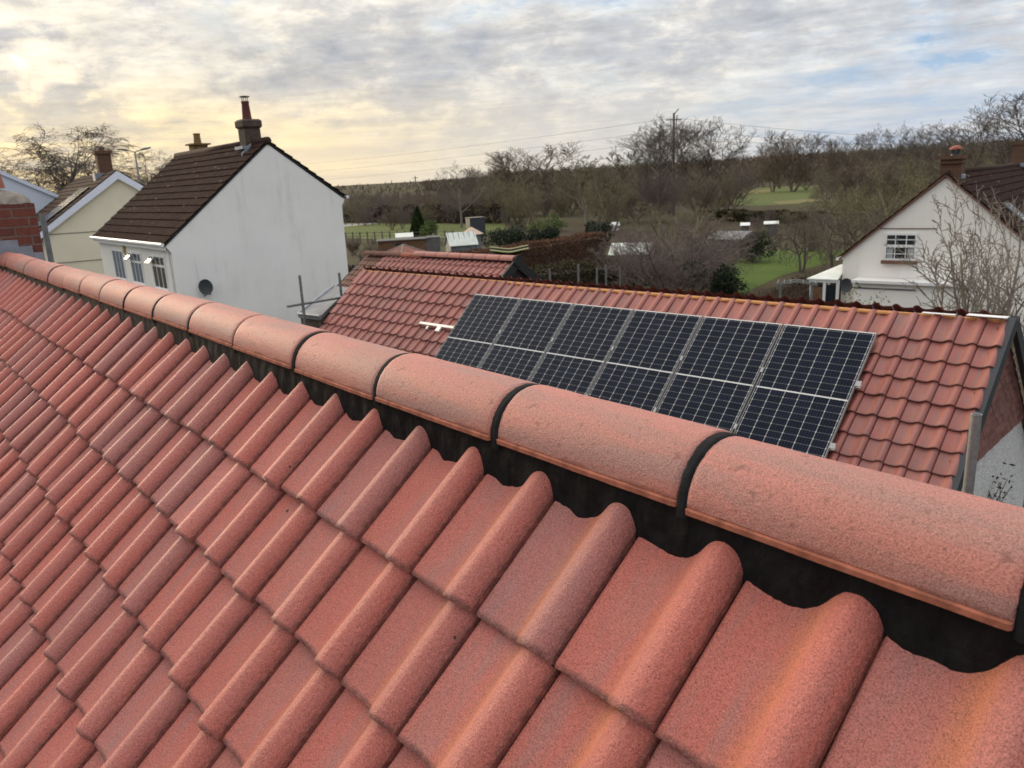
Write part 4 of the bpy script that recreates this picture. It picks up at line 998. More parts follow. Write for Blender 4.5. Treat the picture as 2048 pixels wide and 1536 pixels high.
def hz(px): return 374-.0492*(px-720)
def top_h(px, py, D): return max(.3, ap(px, py, D)[2])
def tree_at(key, px, D, pytop, label, **k):
    b = azi(px, 400, D); return put(key, b, top_h(px, pytop, D), label, **k)
# --- trees one can tell apart
tree_at('birch', 128, 66, 238, 'broad weeping birch with bare hanging twigs against the yellow sky', width=12.5)
tree_at('birch', 318, 85, 298, 'smaller bare birch between the street lamp and the white house', width=9)
tree_at('birch', 10, 78, 300, 'bare birch at the left edge behind the pale blue gable', width=8)
tree_at('ash2', 1318, 105, 222, 'tallest bare tree of the skyline with pale trunk', width=17)
tree_at('ash', 1425, 112, 232, 'tall bare tree right of the utility pole leaning outwards', width=14)
tree_at('willow', 1183, 88, 292, 'olive twiggy tree with two pale trunks behind the russet hedge', width=11)
tree_at('poplar', 1050, 140, 284, 'upright fan-shaped bare tree on the middle skyline', width=17)
tree_at('ash', 920, 112, 318, 'slim pale-barked bare tree standing by the small grey shed', width=9)
tree_at('poplar', 1585, 210, 256, 'broad dark clump-like bare tree above the upper meadow', width=17)
tree_at('poplar', 1545, 215, 275, 'left bare tree of the tight skyline clump above the meadow', width=10)
tree_at('poplar', 1680, 200, 264, 'lone upright bare tree between two skyline clumps', width=11)
tree_at('ash', 1950, 110, 212, 'tall brown bare tree rising behind the right-hand brick chimney', width=17)
tree_at('ash', 2062, 62, 138, 'tall fine-twigged tree at the right picture edge', width=12)
for k, (px, py) in enumerate([(1745, 245), (1790, 240), (1835, 243), (1872, 236)]):
    tree_at('ash', px, 165+6*k, py, ['leftmost', 'second', 'third', 'rightmost'][k]+' bare tree of the even skyline row above the off-white house', width=10, group='row of bare trees on the right skyline')
for k, px in enumerate([948, 966, 984, 1002]):
    tree_at('poplar', px, 300+5*k, 334+rs.uniform(-3, 3), 'thin far tree in the little poplar row on the horizon', width=5, group='little poplar row on the horizon')
tree_at('thicket', 1335, 40, 415, 'big purple-brown bare shrub tangle behind the bare ridge', width=8.0)
tree_at('thicket', 1268, 43, 470, 'lower purple shrub left of the big bare tangle', width=5)
tree_at('thicket', 1420, 44, 440, 'purple bare shrub right of the big tangle by the lawn', width=5.5)
tree_at('thicket', 1370, 38.5, 500, 'low bare shrub at the foot of the big tangle', width=4.5)
tree_at('oldtree', 1360, 52, 385, 'dark multi-stemmed bare tree behind the purple tangle', width=8)
tree_at('apple', 1690, 43, 392, 'old spreading apple tree with arching grey branches above the lawn', width=7.5)
tree_at('apple', 1610, 50, 420, 'smaller arching fruit tree at the far end of the lawn', width=5.5)
for k, (px, D, py, w) in enumerate([(1730, 60, 330, 9), (1812, 54, 318, 9), (1880, 62, 300, 11), (1960, 66, 290, 11), (2030, 70, 270, 10)]):
    tree_at('oldtree', px, D, py, ['leftmost lichened olive tree behind the off-white house', 'lichened twiggy tree behind the left roof slope of the off-white house', 'lichened tree just behind the right-hand brick chimney',
        'dense olive tree behind the ridge of the off-white house', 'dense olive tree behind the second chimney at the right edge'][k], width=w)
mg = gp(1968, 905, 0)
mb_ = azi(1978, 640, 21.0); put('magnolia', mb_, top_h(1978, 352, 21.0), 'pale knobbly bare garden tree in front of the off-white gable', width=5.0)
mb_ = azi(2036, 640, 19.0); put('magnolia', mb_, top_h(2036, 372, 19.0), 'pale bare garden tree cut by the right picture edge', width=3.4)
# --- scrub and hedgerow trees of the middle distance
sr = random.Random(12)
n_s = 0
for (x0, x1, D0, D1, h0, h1, cnt, keys, lab, grp) in [
    (690, 1000, 112, 175, 3.2, 6.2, 30, ('scrub', 'scrub2', 'thicket'), 'brown bare bush in the scrub beyond the paddock', 'bushes beyond the paddock'),
    (700, 900, 180, 330, 2.5, 5.5, 22, ('scrub', 'thicket'), 'small brown bush in the distant scrub on the left', 'distant bushes on the left'),
    (1000, 1250, 92, 200, 5, 9, 34, ('scrub', 'thicket', 'scrub2', 'oldtree'), 'brown bush in the scrub belt behind the hedge', 'bushes of the scrub belt'),
    (1220, 1480, 80, 200, 4, 8, 26, ('thicket', 'scrub', 'oldtree', 'poplar'), 'tangled brown growth in the wood edge below the tall trees', 'wood edge below the tall trees'),
    (1470, 1640, 215, 330, 5, 9, 14, ('poplar', 'scrub', 'oldtree'), 'olive-brown tree along the top of the upper meadow', 'trees along the top of the upper meadow'),
    (1630, 2060, 100, 210, 4.5, 8, 30, ('poplar', 'oldtree', 'ash', 'scrub'), 'olive-brown tree in the wood behind the off-white house', 'wood behind the off-white house'),
    (1480, 1640, 62, 95, 1.0, 2.4, 12, ('scrub2', 'thicket', 'apple'), 'low olive bush between the lawn and the upper meadow', 'bushes between lawn and meadow'),
    (690, 760, 60, 85, 1.2, 2.2, 7, ('scrub', 'thicket'), 'low dark bramble beside the paddock fence', 'brambles by the paddock fence')]:
    for k in range(cnt):
        px = x0+(x1-x0)*(k+sr.random())/cnt; D = sr.uniform(D0, D1); h = sr.uniform(h0, h1)
        key = keys[sr.randrange(len(keys))]; put(key, azi(px, 400, D), h, lab, width=h*sr.uniform(.8, 1.25), group=grp); n_s += 1

# ------------------------------------------------------------------ leafy plants
def leaf_mesh(name, mat, parent, pts, size, seed, up=.0):
    rg_ = np.random.default_rng(seed); n = len(pts); nrm = rg_.normal(0, 1, (n, 3)); nrm[:, 2] += up; nrm /= np.linalg.norm(nrm, axis=1, keepdims=True)
    a = np.cross(nrm, rg_.normal(0, 1, (n, 3))); a /= np.linalg.norm(a, axis=1, keepdims=True); b = np.cross(nrm, a)
    s = size*rg_.uniform(.6, 1.4, (n, 1)); V = np.stack([pts-a*s, pts-b*s*.55, pts+a*s, pts+b*s*.55], 1).reshape(-1, 3)
    return np_mesh(name, V, np.arange(4*n).reshape(-1, 4), mat, parent)
def blob_pts(n, r, seed, shell=.55, lumps=9):
    rg_ = np.random.default_rng(seed); cs_ = rg_.normal(0, .45, (lumps, 3)); cs_[:, 2] = np.abs(cs_[:, 2]); k = rg_.integers(0, lumps, n)
    d = rg_.normal(0, 1, (n, 3)); d /= np.linalg.norm(d, axis=1, keepdims=True); p = cs_[k]+d*rg_.uniform(shell, 1, (n, 1))*.5
    p[:, 2] -= p[:, 2].min(); p /= np.array([p[:, 0].max(), p[:, 1].max(), p[:, 2].max()]); return p*np.array(r)
cyp = thing('conifer', 'dark green cone-shaped cypress standing beside the paddock', 'tree', azi(836, 440, 88))
hc = top_h(836, 413, 88)
rg_ = np.random.default_rng(2); n = 9000; zz = rg_.uniform(0, 1, n)**1.25; rr = (1-zz)**.8*1.28*rg_.uniform(.7, 1.02, n)*(np.where(zz < .06, .8, 1)); tt_ = rg_.uniform(0, 6.28, n); rr *= 1+.10*np.sin(tt_*5+zz*9)
leaf_mesh('crown', 'conifer', cyp, np.stack([rr*np.cos(tt_), rr*np.sin(tt_), .15+zz*(hc-.15)], 1), .11, 3, .5); MB().tube([(0, 0, 0), (0, 0, hc*.6)], [.14, .05], 7).build('trunk', 'twig_dark', cyp)
def bush(px, D, pytop, w, label, mat='evergreen', n=5000, seed=1, size=.09, base=0.0):
    h = top_h(px, pytop, D); t_ = thing('evergreen_bush', label, 'bush', azi(px, 400, D))
    leaf_mesh('foliage', mat, t_, blob_pts(n, (w/2, w/2, h), seed), size, seed+5); MB().tube([(0, 0, 0), (.05, 0, h*.6)], [.06, .03], 6).build('stem', 'twig_dark', t_); return t_
bush(857, 86, 440, 1.9, 'small green bush at the foot of the dark cypress', 'fresh_leaf', 2200, 4)
bush(1015, 72, 448, 4.0, 'dark glossy evergreen bush left of the russet hedge end', seed=11)
bush(1080, 76, 452, 3.4, 'grey-green evergreen bush behind the middle of the russet hedge', seed=12)
bush(1190, 74, 440, 3.6, 'nearly black evergreen bush behind the two pale trunks', seed=13)
bush(1448, 38, 520, 2.3, 'round dark evergreen bush at the lawn corner', seed=14, size=.06)
bush(1500, 56, 462, 3.4, 'dark clipped evergreen at the far side of the lawn', seed=15, size=.06)
bush(1762, 19.5, 570, 1.35, 'leafy green shrub below the white flat roof edge', 'fresh_leaf', 2400, 16, .035)
bush(1100, 95, 428, 5.0, 'yellow-green low bush beyond the russet hedge', 'fresh_leaf', 2500, 17)
for k, px in enumerate((1975, 1998)):
    bp = on(px, 985, (0, 8.4, 0), (0, 1, 0)); sp = thing('wall_plant', ['thin leafy stem', 'bushy leafy stem'][k]+' in front of the pebbledash gable wall', 'plant', (bp[0], bp[1], bp[2]-.6))
    m = MB()
    for q in range(4): m.tube([(0, 0, 0), (rs.uniform(-.05, .05), rs.uniform(-.05, .05), .35), (rs.uniform(-.14, .14), rs.uniform(-.14, .14), .75-.08*k)], [.006, .005, .003], 4)
    m.tube([(0, 0, 0), (0, 0, -bp[2]+.6)], .008, 4); m.build('stem', 'twig_grey', sp); pp = np.random.default_rng(k+3).normal(0, 1, (46+30*k, 3))*np.array([.10, .10, .17])+np.array([0, 0, .48]); leaf_mesh('foliage', 'evergreen', sp, pp, .026, k)
def hedge(name, label, a, b, h, w, mat, n, seed, size=.08, twigs=None, wob=.12):
    a, b = np.array(a), np.array(b); L = np.linalg.norm((b-a)[:2]); t_ = thing(name, label, 'hedge', a, math.atan2(b[1]-a[1], b[0]-a[0]))
    rg_ = np.random.default_rng(seed); x = rg_.uniform(0, L, n); f = rg_.uniform(0, 1, n); side = rg_.integers(0, 5, n)
    hh_ = h*(1+wob*np.sin(x*.9+seed)+wob*.6*np.sin(x*2.7))
    y = np.where(side == 0, rg_.uniform(-.5, .5, n)*w, np.where(side < 3, -.5*w, .5*w)); z = np.where(side == 0, hh_, f*hh_)
    p = np.stack([x, y+rg_.normal(0, .08, n), z+rg_.normal(0, .05, n)], 1)
    leaf_mesh('foliage', mat, t_, p, size, seed)
    m = MB(); m.box((L/2, 0, h*.42), (L-.1, w*.72, h*.84)); m.build('inner_growth', 'twig_dark', t_)
    if twigs:
        T = []
        for q in range(twigs):
            x_ = rg_.uniform(0, L); d = np.array([rg_.normal(0, .3), rg_.normal(0, .3), 1]); p0 = np.array([x_, rg_.uniform(-.5, .5)*w, h*.6]); T.append((np.array([p0, p0+d*h*.3, p0+d*h*.55+rg_.normal(0, .1, 3)]), np.array([.014, .01, .006])))
        V, Fc = tubes(T, 3); np_mesh('twigs', V, Fc, 'hedge_brown', t_)
    return t_
ha, hb_ = azi(850, 500, 46), azi(1200, 480, 61)
hedge('beech_hedge', 'long clipped russet beech hedge running across the gardens', ha, hb_, 1.95, 1.2, 'beech_leaf', 42000, 5, .055, wob=.03)
hedge('rough_hedge', 'rough olive-brown hedge in front of the white greenhouse roof', azi(1060, 540, 41), azi(1330, 520, 47), 1.5, 1.6, 'hedge_olive', 9000, 6, .08, 700)
hedge('rough_hedge', 'dark brown bare hedge sloping down to the off-white house', azi(1470, 560, 28.5), azi(1702, 500, 39), 1.25, 1.8, 'hedge_brown', 15000, 7, .06, 1400)
hedge('rough_hedge', 'low dark hedge beside the timber sheds', azi(690, 520, 46), azi(765, 500, 48), 1.5, 1.5, 'hedge_brown', 4000, 8, .08, 300)
hedge('rough_hedge', 'far hedge line along the back of the paddock', azi(690, 430, 150), azi(1010, 430, 118), 2.4, 2.0, 'hedge_brown', 7000, 9, .22, 500)
hedge('rough_hedge', 'hedge bank below the upper meadow', azi(1420, 430, 105), azi(1640, 430, 92), 1.1, 2.0, 'hedge_olive', 7000, 10, .16, 600)

# ------------------------------------------------------------------ garden buildings and fences
def shed(name, label, cat, c, rz, L, W, hw_, hr, wall, roof, door=None, flat=False, over=.12):
    t_ = thing(name, label, cat, c, rz)
    if flat:
        MB().box((0, 0, hw_/2), (L, W, hw_)).build('wall', wall, t_); MB().box((0, 0, hw_+.025), (L+2*over, W+2*over, .045)).build('roof', roof, t_)
    else:
        MB().prism([(-L/2, -W/2, 0), (-L/2, -W/2, hw_), (-L/2, 0, hr), (-L/2, W/2, hw_), (-L/2, W/2, 0)], (L, 0, 0)).build('wall', wall, t_)
        rf = MB(); k = (hr-hw_)/(W/2)
        for s in (-1, 1):
            rf.prism([(-L/2-over, s*(W/2+over), hw_-over*k+.012), (-L/2-over, 0, hr+.012), (-L/2-over, 0, hr+.05), (-L/2-over, s*(W/2+over), hw_-over*k+.05)], (L+2*over, 0, 0))
        rf.build('roof', roof, t_)
    if door:
        x, w_, h_, mat_ = door; MB().box((x, -W/2-.02, h_/2), (w_, .04, h_)).build('door', mat_, t_)
    return t_
def face(px): p = azi(px, 400, 1); return math.atan2(p[1], p[0])-math.pi/2
def dz_(px, py, D): return ap(px, py, D)[2]
s1 = shed('garden_shed', 'long low brown timber shed with a dark open doorway', 'shed', azi(806, 480, 50), face(806), 3.05, 1.6, dz_(806, 479, 50), 2, 'shed_timber', 'grey_timber', (-.25, .45, dz_(806, 484, 50), 'interior_dark'), True)
shed('garden_shed', 'grey weathered timber shed joining the brown one', 'shed', azi(866, 480, 50), face(866), .85, 1.6, dz_(866, 474, 50), 2, 'grey_timber', 'grey_timber', None, True, .02)
shed('field_shelter', 'small dark grey shed with pale flat roof out in the paddock', 'shed', azi(951, 450, 94), face(951)+.35, 1.9, 1.5, dz_(951, 435, 94), 2, 'dish_grey', 'flaunching', (-.6, .5, 1.0, 'interior_dark'), True, .06)
gh = shed('greenhouse', 'small greenhouse with pale panelled roof in the gardens', 'greenhouse', azi(922, 490, 60), face(922)+.25, 2.0, 1.7, dz_(922, 487, 60), dz_(922, 468, 60)+.1, 'slate_grey', 'greenhouse_sheet', None)
gb2 = MB(); hw_g, hr_g = dz_(922, 487, 60), dz_(922, 468, 60)+.1
for x in np.linspace(-1.0, 1.0, 6): gb2.prism([(x-.02, -.97, hw_g-.10), (x-.02, 0, hr_g+.062), (x+.02, 0, hr_g+.062), (x+.02, -.97, hw_g-.10)], (0, 0, .012))
gb2.build('glazing_bar', 'slate_grey', gh)
gh2 = shed('greenhouse', 'white sheet-roofed cold frame half hidden by the purple tangle', 'greenhouse', azi(1264, 500, 47), face(1264)-.2, 2.2, 1.7, dz_(1264, 505, 47), dz_(1264, 487, 47), 'grey_timber', 'greenhouse_sheet', None)
shed('garden_shed', 'grey curved-looking shed roof behind the purple tangle', 'shed', azi(1466, 490, 60), face(1466)-.5, 2.8, 2.2, dz_(1466, 476, 60), dz_(1466, 463, 60), 'grey_timber', 'slate_grey', None)
shed('garden_shed', 'white low sheet roof glimpsed beyond the apple tree', 'shed', azi(1542, 460, 78), face(1542), 1.1, 1.0, dz_(1542, 447, 78), dz_(1542, 443, 78), 'grey_timber', 'greenhouse_sheet', None)
shed('garden_shed', 'white low roof edge seen between twigs at the meadow foot', 'shed', azi(1490, 460, 82), face(1490), .7, .8, dz_(1490, 450, 82), dz_(1490, 446, 82), 'grey_timber', 'white_paint', None)
shed('garden_shed', 'tiny white shed glimpsed right of the two pale trunks', 'shed', azi(1228, 460, 92), face(1228), 1.1, 1.2, dz_(1228, 450, 92), dz_(1228, 445, 92), 'white_paint', 'white_paint', None)
shed('garden_shed', 'white sheet roof peeping over the long brown shed', 'shed', azi(809, 475, 60), face(809), 1.1, 1.0, dz_(809, 473, 60), dz_(809, 467, 60), 'white_paint', 'greenhouse_sheet', None)
kio = thing('round_summerhouse', 'little round garden house with pale conical roof', 'summerhouse', azi(944, 480, 66))
hk = dz_(944, 467, 66); MB().lathe([(.75, 0), (.75, hk)], (0, 0, 0), 14).build('wall', 'slate_grey', kio); MB().lathe([(.98, hk-.04), (.5, hk+.26), (.06, hk+.52), (.01, hk+.55)], (0, 0, 0), 18).build('roof', 'pale_roof', kio)
sw = thing('swing_seat', 'dark framed garden swing with sagging yellow-edged canopy', 'swing seat', azi(1020, 530, 45), face(1020))
zc_ = dz_(1020, 503, 45); m = MB()
for s in (-1, 1):
    for f_ in (-.5, .5): m.tube([(s*.85, f_*.7, 0), (s*.85, 0, zc_)], .025, 6)
m.tube([(-.9, 0, zc_), (.9, 0, zc_)], .025, 6); m.build('frame', 'black_plastic', sw)
xs_ = np.linspace(-1.1, 1.1, 13); top = [(x, -.45, zc_+.06-.05*math.cos(x*2.6)+.05*abs(x)) for x in xs_]
m = MB().tube(top, .045, 6); m.tube([(x, .45, z+.1) for x, _, z in top], .04, 6); m.build('canopy_edge', 'yellow_pad', sw)
m = MB(); V = [(x, -.45, z-.03) for x, _, z in top]+[(x, .45, z+.07) for x, _, z in top]+[(x, -.05, z-.28*math.cos(x*1.2)) for x, _, z in top]; n = 13
m.add(V, [(i, i+1, 2*n+i+1, 2*n+i) for i in range(n-1)]+[(2*n+i, 2*n+i+1, n+i+1, n+i) for i in range(n-1)]); m.build('canopy_sheet', 'net_black', sw)
# rustic arch
ar = thing('garden_arch', 'rustic grey wooden garden arch before the dark hedge', 'arch', azi(1592, 590, 28), face(1592))
za = dz_(1592, 566, 28); m = MB()
for x in (-.5, .5):
    for y in (-.25, .25): m.tube([(x, y, 0), (x+rs.uniform(-.03, .03), y, za)], [.045, .035], 6)
for y in (-.25, .25): m.tube([(-.66, y, za-.05), (0, y, za+.08), (.66, y, za-.06)], .035, 6)
m.build('frame', 'weathered_post', ar); m = MB()
for x in np.linspace(-.6, .6, 7): m.tube([(x, -.4, za+.03), (x+.02, .4, za+.05)], .022, 5)
m.build('rung', 'weathered_post', ar)
# posts behind the outbuilding
for k, (px, py, w_) in enumerate([(1100, 538, .09), (1157, 530, .10), (1194, 537, .09), (1212, 530, .09), (1240, 534, .10)]):
    D = 36+k*.4; b = azi(px, 560, D); zt = dz_(px, py, D)
    t_ = thing('fence_post', ['leftmost', 'second', 'third', 'fourth', 'rightmost'][k]+' of the five bare grey posts beyond the outbuilding ridge', 'post', b, face(px), 'bare posts beyond the outbuilding')
    MB().box((0, 0, zt/2), (w_, w_, zt), bev=.012).build('post', 'weathered_post', t_); MB().box((0, 0, zt+.012), (w_*.8, w_*.8, .024)).build('cap', 'weathered_post', t_)
# paddock fence
def fence(label, A, B, n, h, group=None):
    A, B = np.array(A), np.array(B); L = np.linalg.norm(B-A); t_ = thing('paddock_fence', label, 'fence', A, math.atan2(B[1]-A[1], B[0]-A[0]))
    p = None
    for k in range(n):
        if p is None: o = p = MB().box((0, 0, h/2), (.11, .11, h), bev=.02).build('post', 'twig_dark', t_)
        else: o = p.copy(); col.objects.link(o); o.parent = t_
        o.location = (L*k/(n-1), 0, 0)
    for z in (.45, .85, 1.2): MB().box((L/2, -.07, z), (L, .03, .05)).build('rail', 'twig_dark', t_)
fence('dark post and rail paddock fence on the near side of the path', azi(690, 460, 92), azi(905, 450, 84), 15, 1.35)
fence('dark paddock fence on the far side of the pale path', azi(690, 440, 138), azi(830, 430, 128), 11, 1.35)
# electricity poles and wires
up = thing('utility_pole', 'tall dark utility pole rising among the skyline trees', 'utility pole', azi(1347, 400, 118))
hp_ = dz_(1347, 226, 118); m = MB().tube([(0, 0, 0), (0, 0, hp_)], [.22, .15], 8); m.build('pole', 'twig_dark', up)
MB().box((0, 0, hp_-.9), (2.4, .14, .14), rz=face(1347)+.5).build('cross_arm', 'twig_dark', up)
MB().tube([(0, 0, hp_-.2), (.6, .3, hp_+.5)], .07, 6).tube([(.3, .1, hp_-1.6), (.45, .2, hp_-.3)], .07, 6).build('insulator', 'dish_grey', up)
p2 = thing('utility_pole', 'thin far utility pole on the left horizon beyond the scrub', 'utility pole', azi(834, 400, 230)); h2 = dz_(834, 352, 230); MB().tube([(0, 0, 0), (0, 0, h2)], [.2, .14], 7).build('pole', 'twig_dark', p2); MB().box((0, 0, h2-.5), (1.8, .12, .12), rz=face(834)).build('cross_arm', 'twig_dark', p2)
c_t = ap(1347, 240, 118)
for k, (pl, dl, pr2, dr) in enumerate([((560, 331), 260, (2120, 283), 150), ((540, 349), 265, (2120, 296), 152), ((560, 365), 270, (2120, 277), 149)]):
    A = ap(*pl, dl); B = ap(*pr2, dr); mid_ = c_t+np.array([0, 0, [.3, -1.2, -2.6][k]])
    t_ = thing('power_line', ['upper', 'middle', 'lower'][k]+' of the thin power cables crossing the sky to the utility pole', 'power line', mid_, 0, 'power cables')
    pts = []
    for (a, b) in ((A, mid_), (mid_, B)):
        for q in range(13):
            f = q/12; p = a*(1-f)+b*f; pts.append(p-np.array([0, 0, 3.2*f*(1-f)])-mid_)
    MB().tube(pts, .017, 4, cap=False).build('cable', 'dish_grey', t_)

# ------------------------------------------------------------------ ground, fields, far wood, sky
def hill(x, y):
    D = np.hypot(x, y); az = np.arctan2(x, y)            # azimuth from +y
    px = np.tan(az-YAW)*F*1.0+1024
    top = np.interp(px, [500, 700, 860, 1000, 1100, 1250, 1480, 1750, 2050, 2600], [1, 1, 2, 4, 6, 8, 10, 12, 16, 22])
    s = np.clip((D-250)/450, 0, 1); s = s*s*(3-2*s)
    return s*(top*700/F+H*1.0)*np.clip(D/700, .0, 1.3)*1.0
rr_ = np.concatenate([[0, 4, 8], np.geomspace(14, 6000, 90)]); na = 260
th_ = np.linspace(0, 2*np.pi, na, endpoint=False)
V = np.stack([rr_[:, None]*np.sin(th_)[None], rr_[:, None]*np.cos(th_)[None], np.zeros((len(rr_), na))], -1)
fwdm = np.abs((th_+np.pi) % (2*np.pi)-np.pi-YAW) < 1.2
V[..., 2] = hill(V[..., 0], V[..., 1])*np.where(np.abs((th_-YAW+np.pi) % (2*np.pi)-np.pi) < 1.25, 1, 0)[None]
Fc = np.array([[a*na+b, a*na+(b+1) % na, (a+1)*na+(b+1) % na, (a+1)*na+b] for a in range(len(rr_)-1) for b in range(na)])
tag(np_mesh('ground', V.reshape(-1, 3), Fc, 'ground_soil', None, smooth=True), kind='structure')
def sheet(name, pix, mat, z):
    poly = [gp(x, y, 0) for x, y in pix]; poly = [(p[0], p[1], z) for p in poly]
    return tag(MB().add(poly, [tuple(range(len(poly)))]).build(name, mat), kind='structure')
sheet('paddock', [(640, 470), (640, 430), (760, 426), (900, 424), (1010, 438), (1010, 462), (900, 476), (760, 480)], 'field_green', .006)
sheet('path', [(640, 452), (720, 446), (815, 436), (815, 440.5), (720, 450.5), (640, 457)], 'path_grey', .012)
sheet('lawn', [(1445, 575), (1452, 540), (1480, 512), (1560, 500), (1680, 498), (1720, 510), (1640, 530), (1560, 552), (1480, 590)], 'lawn_green', .006)
sheet('garden_lawn', [(1130, 600), (1120, 552), (1180, 548), (1300, 566), (1300, 610)], 'lawn_green', .006)
sheet('meadow', [(1425, 405), (1440, 372), (1520, 358), (1630, 352), (1640, 380), (1600, 408), (1500, 412)], 'field_green', .02)
sheet('meadow', [(1440, 386), (1500, 380), (1545, 378), (1545, 384), (1500, 389), (1430, 394)], 'field_straw', .03)
sheet('meadow', [(1545, 404), (1600, 399), (1640, 398), (1640, 402), (1560, 410)], 'field_straw', .03)
sheet('garden_lawn', [(1190, 506), (1260, 498), (1270, 506), (1200, 514)], 'lawn_green', .006)
sheet('far_field', [(690, 388), (830, 384), (870, 378), (690, 379)], 'path_grey', .03)
# the wood on the far rise: one mass of fine upright growth
rg_ = np.random.default_rng(99); T = []
n = 15000
pxs = rg_.uniform(620, 2150, n); Ds = rg_.uniform(0, 1, n)**1.3*480+230
u_ = np.arctan((pxs-1024)/F)+YAW; x = np.sin(u_)*Ds; y = np.cos(u_)*Ds; z = hill(x, y)
keep = ~((pxs > 1410) & (pxs < 1650) & (Ds < 330)) & ~((pxs < 900) & (Ds < 420) & (rg_.uniform(0, 1, n) < .85)) & ~((pxs < 870) & (rg_.uniform(0, 1, n) < .9))
x, y, z, Ds = x[keep], y[keep], z[keep], Ds[keep]; n = len(x)
hh_ = rg_.uniform(2.5, 7, n)*np.where(rg_.uniform(0, 1, n) < .05, 1.35, 1)*np.where(pxs[keep] < 1000, .55, 1)
V = []; 
for q in range(3):
    a = 2*np.pi*q/3; r_ = .16+Ds*.0006
    V.append(np.stack([x+r_*np.cos(a), y+r_*np.sin(a), z-.5], 1))
j = rg_.normal(0, 1, (n, 2)); w = .34*hh_
V.append(np.stack([x+j[:, 0]*w*.5, y+j[:, 1]*w*.5, z+hh_*.6], 1)); V.append(np.stack([x+j[:, 0]*w+.1, y+j[:, 1]*w, z+hh_], 1))
V = np.stack(V, 1)  # n,5,3
# two side twigs per stem
tw = []
for q in range(9):
    j2 = rg_.normal(0, 1, (n, 3)); f = rg_.uniform(.3, .95, (n, 1)); b0 = V[:, 0]*(1-f)+V[:, 3]*f
    L_ = (hh_*.32)[:, None]; e = b0+np.stack([j2[:, 0], j2[:, 1], np.abs(j2[:, 2])+.35], 1)*L_*.6; o_ = np.stack([(.07+Ds*.0003), np.zeros(n), np.zeros(n)], 1); up_ = np.stack([np.zeros(n), np.zeros(n), (.08+Ds*.0003)], 1)
    tw.append(np.stack([b0-o_, b0+o_, e+up_*.5, e-up_*.5], 1))
tw = np.concatenate(tw).reshape(-1, 3)
st = V[:, [0, 1, 3, 2]].reshape(-1, 3)
q4 = V[:, [0, 1, 4, 3]].reshape(-1, 3)
allv = np.concatenate([st, q4, tw]); wood = np_mesh('woodland', allv, np.arange(len(allv)).reshape(-1, 4), 'wood_brown', None)
tag(wood, 'brown winter wood covering the far rise', 'woodland', kind='stuff')

# ------------------------------------------------------------------ light and sky
SUN_AZ, SUN_EL = rad(-92), rad(9)
w = bpy.data.worlds.new('World'); scn.world = w; w.use_nodes = True; nt = w.node_tree
bgn = nt.nodes['Background']
class WN(NT):
    def __init__(s): s.t = nt
W_ = WN()
d = nt.nodes.new('ShaderNodeTexCoord').outputs['Generated']
x_, y_, z_ = W_.sep(d)
sky = nt.nodes.new('ShaderNodeTexSky'); sky.sky_type = 'NISHITA'; sky.sun_disc = False; sky.sun_elevation = SUN_EL; sky.sun_rotation = SUN_AZ; sky.air_density = 1.0; sky.dust_density = 1.5
zc2 = W_.math('MAXIMUM', z_, 0.0); den = W_.math('ADD', zc2, .055)
px_ = W_.math('DIVIDE', x_, den); py_ = W_.math('DIVIDE', y_, den)
pl = W_.comb(px_, py_, 0.0)
sun_v = (math.sin(SUN_AZ)*math.cos(SUN_EL), math.cos(SUN_AZ)*math.cos(SUN_EL), math.sin(SUN_EL))
dp = nt.nodes.new('ShaderNodeVectorMath'); dp.operation = 'DOT_PRODUCT'; nt.links.new(d, dp.inputs[0]); dp.inputs[1].default_value = sun_v
glow = W_.ramp(dp.outputs['Value'], [(.38, 0), (.72, .42), (.94, 1)])
low = W_.ramp(z_, [(.0, 1), (.075, .9), (.13, .35), (.25, .05)])
warm = W_.math('MULTIPLY', glow, W_.math('MULTIPLY_ADD', low, .85, .15), clamp=True)
big = W_.noise(W_.mapping(pl, (1, 1, 1), (3.1, 1.7, 0)), .55, 7, .60, .35)
fine = W_.noise(W_.mapping(pl, (1, 1, 1), (8.3, 2.2, 0)), 2.1, 7, .62, .5)
puff = W_.noise(W_.mapping(d, (1, 1, 2.1), (4.4, 1.3, .6)), 4.6, 7, .62, .35)
puff2 = W_.noise(W_.mapping(d, (1, 1, 1.8), (2.4, 5.3, 1.6)), 13, 6, .62, .3)
cov = W_.math('ADD', W_.math('MULTIPLY', big, .36), W_.math('ADD', W_.math('MULTIPLY', puff, .42), W_.math('MULTIPLY', puff2, .22)))
cov = W_.math('ADD', cov, W_.math('MULTIPLY', W_.math('MULTIPLY', W_.ramp(z_, [(.085, 0), (.115, 1), (.165, 1), (.205, 0)]), W_.ramp(dp.outputs['Value'], [(.05, .25), (.62, 1)])), .03))
thick = W_.ramp(cov, [(.44, 0), (.475, .5), (.53, 1)])
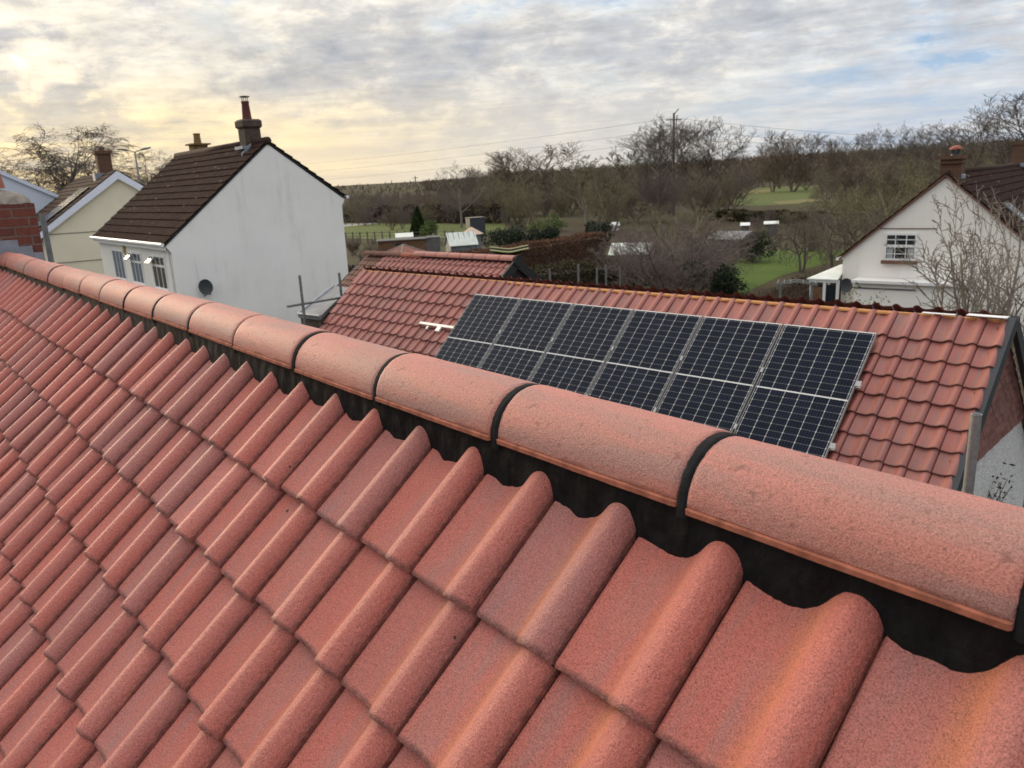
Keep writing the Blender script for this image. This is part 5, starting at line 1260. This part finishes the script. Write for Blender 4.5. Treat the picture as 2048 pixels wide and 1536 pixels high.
# clear gaps: pale blue above, cream near the low sun
gap = W_.mix(warm, (3.3, 5.1, 7.6), (10.8, 8.4, 4.4))
skyc = W_.mix(.22, gap, sky.outputs[0])
lit = W_.mix(warm, (9.0, 8.7, 8.2), (11.4, 9.2, 5.2))
shade = W_.mix(warm, (4.1, 4.4, 4.95), (4.6, 4.4, 4.25))
left = W_.ramp(dp.outputs['Value'], [(.05, .25), (.62, 1)])
band = W_.math('MULTIPLY', W_.ramp(z_, [(.085, 0), (.115, 1), (.165, 1), (.205, 0)]), left)
topb = W_.ramp(z_, [(.165, 0), (.215, 1)])
dsum = W_.math('ADD', W_.math('ADD', W_.math('MULTIPLY', puff2, .42), W_.math('MULTIPLY', puff, .36)), W_.math('MULTIPLY', fine, .22))
dsum = W_.math('ADD', dsum, W_.math('SUBTRACT', W_.math('MULTIPLY', band, .035), W_.math('MULTIPLY', topb, .05)))
tex = W_.noise(W_.mapping(d, (1, 1, 2.6), (7.4, 1.3, 2.6)), 27, 6, .65, .4)
dsum = W_.math('ADD', dsum, W_.math('MULTIPLY', W_.math('SUBTRACT', tex, .5), .11))
dens = W_.ramp(dsum, [(.44, 0), (.49, .42), (.54, .72), (.64, 1)])
cl = W_.mix(dens, lit, shade)
c = W_.mix(thick, skyc, cl)
c = W_.mix(1.0, c, W_.ramp(W_.noise(W_.mapping(d, (1, 1, 5), (2.4, 3.3, 1.6)), 16, 6, .62, .3), [(.3, .92), (.7, 1.2)]), 'MULTIPLY')
# thin streaks low on the horizon
hzv = W_.ramp(z_, [(0, 1), (.05, .8), (.13, 0)])
strk = W_.noise(W_.mapping(d, (2.2, 2.2, 46)), 1.6, 5, .6, .2)
hc_ = W_.mix(W_.ramp(strk, [(.38, 0), (.62, 1)]), W_.mix(warm, (4.6, 5.3, 6.4), (10.2, 8.2, 4.9)), W_.mix(warm, (6.6, 6.7, 6.9), (7.0, 5.9, 4.4)))
c = W_.mix(W_.math('MULTIPLY', hzv, .8), c, hc_)
# unseen upper dome, made brighter toward the upper left to light the roofs
up_f = W_.ramp(z_, [(.26, 0), (.55, 1)])
up_d = nt.nodes.new('ShaderNodeVectorMath'); up_d.operation = 'DOT_PRODUCT'; nt.links.new(d, up_d.inputs[0]); up_d.inputs[1].default_value = (-.80, .15, .58)
upc = W_.mix(W_.ramp(up_d.outputs['Value'], [(.15, 0), (.55, .35), (.95, 1)]), (9.2, 9.5, 9.9), (21, 19.4, 16.8))
c = W_.mix(up_f, c, upc)
c = W_.mix(W_.ramp(W_.math('ADD', z_, .05), [(0, 1), (.05, 0)]), c, (1.2, 1.1, 1.0))
nt.links.new(c, bgn.inputs['Color']); bgn.inputs['Strength'].default_value = .1
sd = bpy.data.lights.new('sun', 'SUN'); sd.energy = 1.7; sd.angle = rad(14); sd.color = (1, .80, .55)
so = bpy.data.objects.new('sun', sd); col.objects.link(so); so.rotation_euler = Vector((-sun_v[0], -sun_v[1], -sun_v[2])).to_track_quat('-Z', 'Y').to_euler()
so.location = (-30, 0, 30)
vs_ = scn.view_settings; scn.display_settings.display_device = 'sRGB'
vs_.view_transform = 'Standard'; vs_.look = 'None'; vs_.exposure = 0.15; vs_.gamma = 1.0
scn.cycles.max_bounces = 5; scn.cycles.diffuse_bounces = 3; scn.cycles.glossy_bounces = 3; scn.cycles.transparent_max_bounces = 4
scn.cycles.use_denoising = True
